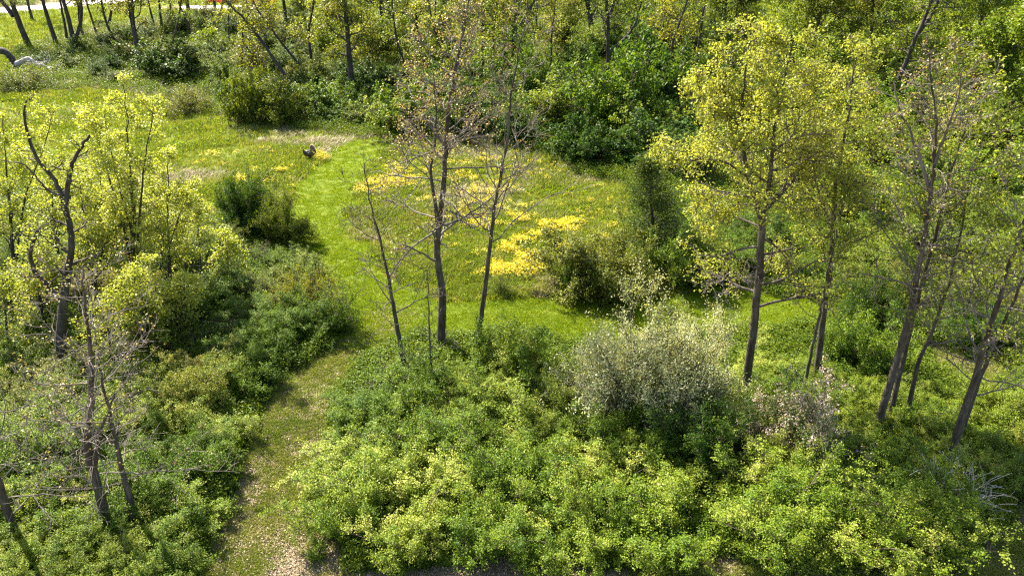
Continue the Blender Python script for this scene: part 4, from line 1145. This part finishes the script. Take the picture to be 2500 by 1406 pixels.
def flower_mesh(name, seed, n, h, rad):
    rng = np.random.default_rng(seed)
    C, NR, A = [], [], []
    for i in range(n):
        b = np.array([rng.normal() * rad, rng.normal() * rad, h * rng.uniform(0.75, 1.1)])
        m = 5
        C.append(b + rng.normal(size=(m, 3)) * np.array([0.05, 0.05, 0.04])); A.append(rng.uniform(0.45, 1.0, m)); NR.append(norm(rng.normal(size=(m, 3)) * 0.4 + np.array([0, 0, 1.0])))
        C.append(b * np.array([1, 1, 0.5]) + rng.normal(size=(3, 3)) * 0.06); A.append(rng.uniform(0.0, 0.25, 3)); NR.append(norm(rng.normal(size=(3, 3)) + np.array([0, 0, 0.6])))
    C = np.concatenate(C); A = np.concatenate(A); NR = np.concatenate(NR)
    V, F, VA = leaf_quads(C, NR, 0.055, 0.046, rng, A)
    return mesh_np(name, V, F, {'v': VA})

def litter_mesh(name, seed, n):
    rng = np.random.default_rng(seed)
    c = np.stack([rng.normal(size=n) * 0.3, rng.normal(size=n) * 0.3, rng.uniform(0.005, 0.03, n)], 1)
    nrm = norm(rng.normal(size=(n, 3)) * 0.35 + np.array([0, 0, 1.0]))
    V, F, A = leaf_quads(c, nrm, 0.075 * rng.uniform(0.5, 1.2, n), 0.045, rng, rng.random(n))
    return mesh_np(name, V, F, {'v': A})

def scatter(name, pts, scale, meshes, mat, label, rng):
    n = len(pts)
    z = terrain(pts[:, 0], pts[:, 1])
    m = bpy.data.meshes.new(name + '_points')
    m.vertices.add(n); m.vertices.foreach_set('co', np.stack([pts[:, 0], pts[:, 1], z], 1).astype(np.float32).ravel())
    for an, dt, val in (('size', 'FLOAT', scale), ('spin', 'FLOAT', rng.uniform(0, 6.283, n)), ('pick', 'INT', rng.integers(0, len(meshes), n))):
        a = m.attributes.new(an, dt, 'POINT'); a.data.foreach_set('value', np.ascontiguousarray(val, dtype=np.float32 if dt == 'FLOAT' else np.int32))
    o = link(name, m); tag(o, label, kind='stuff')
    ng = bpy.data.node_groups.new(name + '_nodes', 'GeometryNodeTree')
    ng.interface.new_socket('Geometry', in_out='INPUT', socket_type='NodeSocketGeometry')
    ng.interface.new_socket('Geometry', in_out='OUTPUT', socket_type='NodeSocketGeometry')
    gi = ng.nodes.new('NodeGroupInput'); go = ng.nodes.new('NodeGroupOutput'); jn = ng.nodes.new('GeometryNodeJoinGeometry')
    def attr(an, dt):
        k = ng.nodes.new('GeometryNodeInputNamedAttribute'); k.data_type = dt; k.inputs['Name'].default_value = an
        return [q for q in k.outputs if q.enabled][0]
    asz, asp, apk = attr('size', 'FLOAT'), attr('spin', 'FLOAT'), attr('pick', 'INT')
    cx = ng.nodes.new('ShaderNodeCombineXYZ'); ng.links.new(asp, cx.inputs['Z'])
    for i, me in enumerate(meshes):
        if not me.materials: me.materials.append(mat)
        src = bpy.data.objects.new(me.name, me)
        oi = ng.nodes.new('GeometryNodeObjectInfo'); oi.inputs['Object'].default_value = src; oi.inputs['As Instance'].default_value = True
        ip = ng.nodes.new('GeometryNodeInstanceOnPoints')
        cp = ng.nodes.new('FunctionNodeCompare'); cp.data_type = 'INT'; cp.operation = 'EQUAL'
        ins = [q for q in cp.inputs if q.enabled]
        ng.links.new(apk, ins[0]); ins[1].default_value = i
        ng.links.new(gi.outputs[0], ip.inputs['Points']); ng.links.new(cp.outputs[0], ip.inputs['Selection'])
        ng.links.new(oi.outputs['Geometry'], ip.inputs['Instance'])
        ng.links.new(cx.outputs[0], ip.inputs['Rotation']); ng.links.new(asz, ip.inputs['Scale'])
        ng.links.new(ip.outputs[0], jn.inputs[0])
    ng.links.new(jn.outputs[0], go.inputs[0])
    md = o.modifiers.new('scatter', 'NODES'); md.node_group = ng
    return o

def sample(n, rng, ymin=-5, ymax=1600, x0=-350, x1=2850):
    """ground points, denser near the viewer"""
    px = rng.uniform(x0, x1, n); py = rng.uniform(ymin, ymax, n)
    u = (px - 1250) / FPX; v = (703 - py) / FPX
    dy = math.cos(PITCH) + v * math.sin(PITCH); dz = -math.sin(PITCH) + v * math.cos(PITCH)
    t = -CAM_H / dz
    p = np.stack([u * t, dy * t], 1)
    return p, t

rng = np.random.default_rng(99)
def mass(name, pix, n, spacing, mats, smin, smax, label):
    pl = poly(pix); c = rng.uniform(pl.min(0), pl.max(0), (n * 40, 2)); c = c[inside(c, pl)]
    got = []
    for p in c:
        if all((p[0] - q[0]) ** 2 + (p[1] - q[1]) ** 2 > spacing ** 2 for q in got): got.append(p)
        if len(got) >= n: break
    me = []
    for i, mt in enumerate(mats):
        m = (TALL + MID)[i % 7][0].copy(); m.materials.clear(); m.materials.append(M[mt]); me.append(m)
    scatter(name, np.array(got), rng.uniform(smin, smax, len(got)), me, M[mats[0]], label, rng)
mass('wood_understorey', [(760, 60), (1000, 20), (1400, 15), (1420, 120), (1330, 290), (1200, 225), (960, 195), (760, 185)], 60, 4.2, ['olive', 'lime', 'green', 'olive', 'lime'], 0.9, 2.0,
     'leafy understorey of the wood behind the three bare trees')
mass('far_thicket', [(1750, 60), (1800, -20), (2200, -20), (2200, 60), (2340, 70), (2350, -20), (2800, -20), (2900, 260), (2200, 200), (1920, 240)], 110, 6.0, ['lime', 'honey', 'lime', 'olive', 'lime'], 1.4, 2.6,
     'far light green thicket toward the top right')
mass('far_brush', [(720, 30), (720, -25), (1750, -25), (1750, 50), (1400, 10), (1000, 18), (760, 55)], 50, 8.0, ['olive', 'lime', 'olive', 'lime'], 1.0, 2.0, 'far brush along the top edge')
pts, tt = sample(420000, rng)
mk = masks(pts)
wild = ~(mk['mown'] | mk['south'] | mk['field'] | mk['lawn'] | mk['front'] | mk['dirt'] | mk['road'])
far = np.clip(tt / 40.0, 1.0, 3.2)
n1 = vnoise(pts[:, 0], pts[:, 1], 3.5, 21); n2 = vnoise(pts[:, 0], pts[:, 1], 1.2, 22)
r01 = rng.random(len(pts))
# mown trail
k = mk['mown'] & (r01 < 0.92)
scatter('mown_grass', pts[k], 0.75 * far[k] ** 0.8 * rng.uniform(0.7, 1.2, k.sum()), [tuft_mesh('mown_tuft', 1 + i, 22, 0.13, 0.022, 0.11, 0.8) for i in range(3)], M['mown'], 'short bright green mown grass of the trail', rng)
# meadow
k = (mk['field'] | mk['lawn']) & ~mk['mown'] & (r01 < 0.62) & (n1 + 0.35 * n2 > 0.10)
scatter('meadow_grass', pts[k], far[k] ** 0.8 * rng.uniform(0.6, 1.3, k.sum()) * (0.6 + 0.7 * n1[k]), [tuft_mesh('meadow_tuft', 11 + i, 20, 0.27, 0.02, 0.13, 0.7) for i in range(3)], M['meadow'], 'rough green meadow grass', rng)
k = (mk['field'] | mk['lawn']) & ~mk['mown'] & (r01 > 0.62) & (r01 < 0.80) & (n1 > 0.35)
scatter('meadow_herbs', pts[k], far[k] ** 0.8 * rng.uniform(0.6, 1.2, k.sum()), [weed_mesh('herb', 17 + i, 34, 0.22, 0.2, 0.09) for i in range(2)], M['mown'], 'broad-leaved herbs among the meadow grass', rng)
dry = vnoise(pts[:, 0], pts[:, 1], 4.5, 31) * 0.6 + vnoise(pts[:, 0], pts[:, 1], 1.5, 32) * 0.4
k = (mk['field'] & ~mk['mown'] & (dry + 0.25 * (rng.random(len(pts)) - 0.5) > 0.62) & (r01 > 0.6)) | (wild & (dry > 0.66) & (r01 > 0.8))
scatter('dry_grass', pts[k], far[k] ** 0.8 * rng.uniform(0.7, 1.3, k.sum()), [tuft_mesh('dry_tuft', 31 + i, 16, 0.22, 0.016, 0.16, 1.5) for i in range(3)], M['straw'], 'bleached dry grass left from last year', rng)
# trail south: patchy grass and leaf litter
k = mk['south'] & ~mk['mown'] & (n2 * 0.35 + n1 * 0.15 + rng.random(len(pts)) * 0.7 + np.clip((pts[:, 1] - 22) * 0.05, -0.20, 0.3) > 0.66)
k |= mk['front'] & (n2 * 0.6 + rng.random(len(pts)) * 0.5 > 0.72)
scatter('path_grass', pts[k], rng.uniform(0.6, 1.1, k.sum()), [tuft_mesh('path_tuft', 41 + i, 20, 0.13, 0.018, 0.10, 0.9) for i in range(3)], M['meadow'], 'patchy grass on the shaded path', rng)
k = (mk['south'] | mk['front']) & (r01 < 0.26)
scatter('leaf_litter', pts[k], rng.uniform(0.6, 1.2, k.sum()), [litter_mesh('litter_patch', 51 + i, 14) for i in range(3)], M['litter'], 'pale dead leaves strewn over the path', rng)
# undergrowth between the shrubs
k = wild & (r01 < 0.40)
scatter('undergrowth', pts[k], far[k] ** 0.6 * rng.uniform(0.6, 1.35, k.sum()), [weed_mesh('weed_clump', 61 + i, 70, 0.55, 0.38, 0.085) for i in range(4)], M['weed'], 'low leafy undergrowth between the shrubs', rng)
# yellow wildflowers
spots = [(1330, 570, 90, 40, 1.0), (1390, 585, 60, 26, 0.8), (1270, 545, 60, 25, .8), (1300, 610, 110, 40, .6), (1250, 655, 70, 20, .8), (1180, 480, 90, 30, .3), (1020, 430, 80, 25, .4), (1100, 440, 80, 25, .35),
         (1090, 490, 80, 25, .35), (960, 455, 60, 20, .4), (1230, 510, 60, 20, .4), (1180, 560, 70, 25, .3), (900, 470, 50, 20, .35), (1150, 530, 60, 20, .5), (585, 442, 22, 8, .8), (700, 450, 40, 14, .3), (690, 418, 20, 8, .5), (790, 388, 30, 8, .7),
         (640, 440, 60, 20, .25), (620, 370, 40, 10, .25), (1480, 560, 60, 30, .12), (1420, 500, 100, 40, .06), (1250, 420, 140, 30, .10), (1150, 400, 100, 20, .3), (520, 380, 60, 20, .12)]
pf, tf = sample(160000, rng, 340, 700, 400, 1600)
pxl = np.stack([1250 + FPX * pf[:, 0] / tf, np.zeros(len(pf))], 1)
pyy = 703 - FPX * np.tan(PITCH - np.arctan2(CAM_H, pf[:, 1]))
prob = np.zeros(len(pf))
for (cx, cy, sx, sy, a) in spots:
    prob = np.maximum(prob, a * np.exp(-0.5 * (((pxl[:, 0] - cx) / (sx * 0.6)) ** 2 + ((pyy - cy) / (sy * 0.6)) ** 2)))
cl = vnoise(pf[:, 0], pf[:, 1], 0.8, 41)
mf = masks(pf)
k = (rng.random(len(pf)) < prob * np.clip((cl - 0.40) * 2.6, 0, 1) * 0.34) & ~mf['mown'] & mf['field']
scatter('yellow_wildflowers', pf[k], rng.uniform(0.7, 1.2, k.sum()), [flower_mesh('flower_clump', 71 + i, 6, 0.40, 0.17) for i in range(3)], M['petal'], 'drifts of yellow wildflowers in the meadow', rng)
# ------------------------------------------------------------------ one label for each thicket shrub: which one, seen from its nearest landmark
LANDMARKS = {'the forked bare tree': (262, 1300), 'the broken dark trunk': (150, 900), 'the fanned young tree': (328, 740), 'the round dark shrub': (606, 560),
    'the tallest bare tree': (1076, 850), 'the large silver shrub': (1560, 995), 'the pink blossom shrub': (1950, 1120), 'the dark cedar': (1598, 655),
    'the tall leafy tree': (1815, 985), 'the bare clump': (2150, 1060), 'the slanting edge trunks': (2318, 1135), 'the dead twiggy bush': (2325, 1245),
    'the turkey': (756, 391), 'the twisted old tree': (1448, 118), 'the thick straight trunk': (860, 236), 'the long leaning trunk': (730, 242),
    'the fallen white log': (80, 160), 'the V-forked trunk': (184, 130), 'the yellowish meadow bush': (1455, 705), 'the slimmer leafy tree': (1990, 945),
    'the right-leaning dark trunk': (2172, 262), 'the pale crooked trunk': (1644, 262), 'the small dead bush': (880, 1130), 'the double-stemmed dark tree': (348, 160),
    'the trunk leaning off the edge': (45, 1330), 'the long-limbed dark tree': (1481, 198), 'the right-edge light green tree': (2470, 330), 'the trail junction': (950, 790),
    'the leafless slim leaning tree': (992, 915), 'the low bank sapling': (560, 700), 'the brown bramble patch': (745, 760)}
TONE = dict(slim='slim dark', honey='bright yellow-green', lime='light green', green='mid-green', dark='dark green', olive='olive green', rust='brownish green')
ORD = ['nearest', 'second', 'third', 'fourth', 'fifth', 'sixth', 'seventh', 'eighth', 'ninth', 'tenth'] + ['%dth' % q for q in range(11, 60)]
LG = {k_: G(*v_) for k_, v_ in LANDMARKS.items()}
sets = {}
for e_, kd, x, y in FILLED:
    nm = min(LG, key=lambda q: (LG[q][0] - x) ** 2 + (LG[q][1] - y) ** 2)
    dx, dy = x - LG[nm][0], y - LG[nm][1]
    rel = ('right of' if dx > 0 else 'left of') if abs(dx) > abs(dy) else ('behind' if dy > 0 else 'in front of')
    sets.setdefault((nm, rel), []).append((math.hypot(dx, dy), e_, kd))
for (nm, rel), lst in sets.items():
    lst.sort(key=lambda q: q[0])
    for i_, (_, e_, kd) in enumerate(lst):
        noun = e_.name.split('.')[0].replace('_', ' ')
        e_['label'] = ('%s %s %s %s' % (TONE[kd], noun, rel, nm)) if len(lst) == 1 else '%s %s, %s one %s %s%s' % (TONE[kd], noun, ORD[i_], rel, nm, '' if i_ == 0 else ' counting outward')
print('objects', len(bpy.data.objects), 'tris', sum(len(m.polygons) for m in bpy.data.meshes))
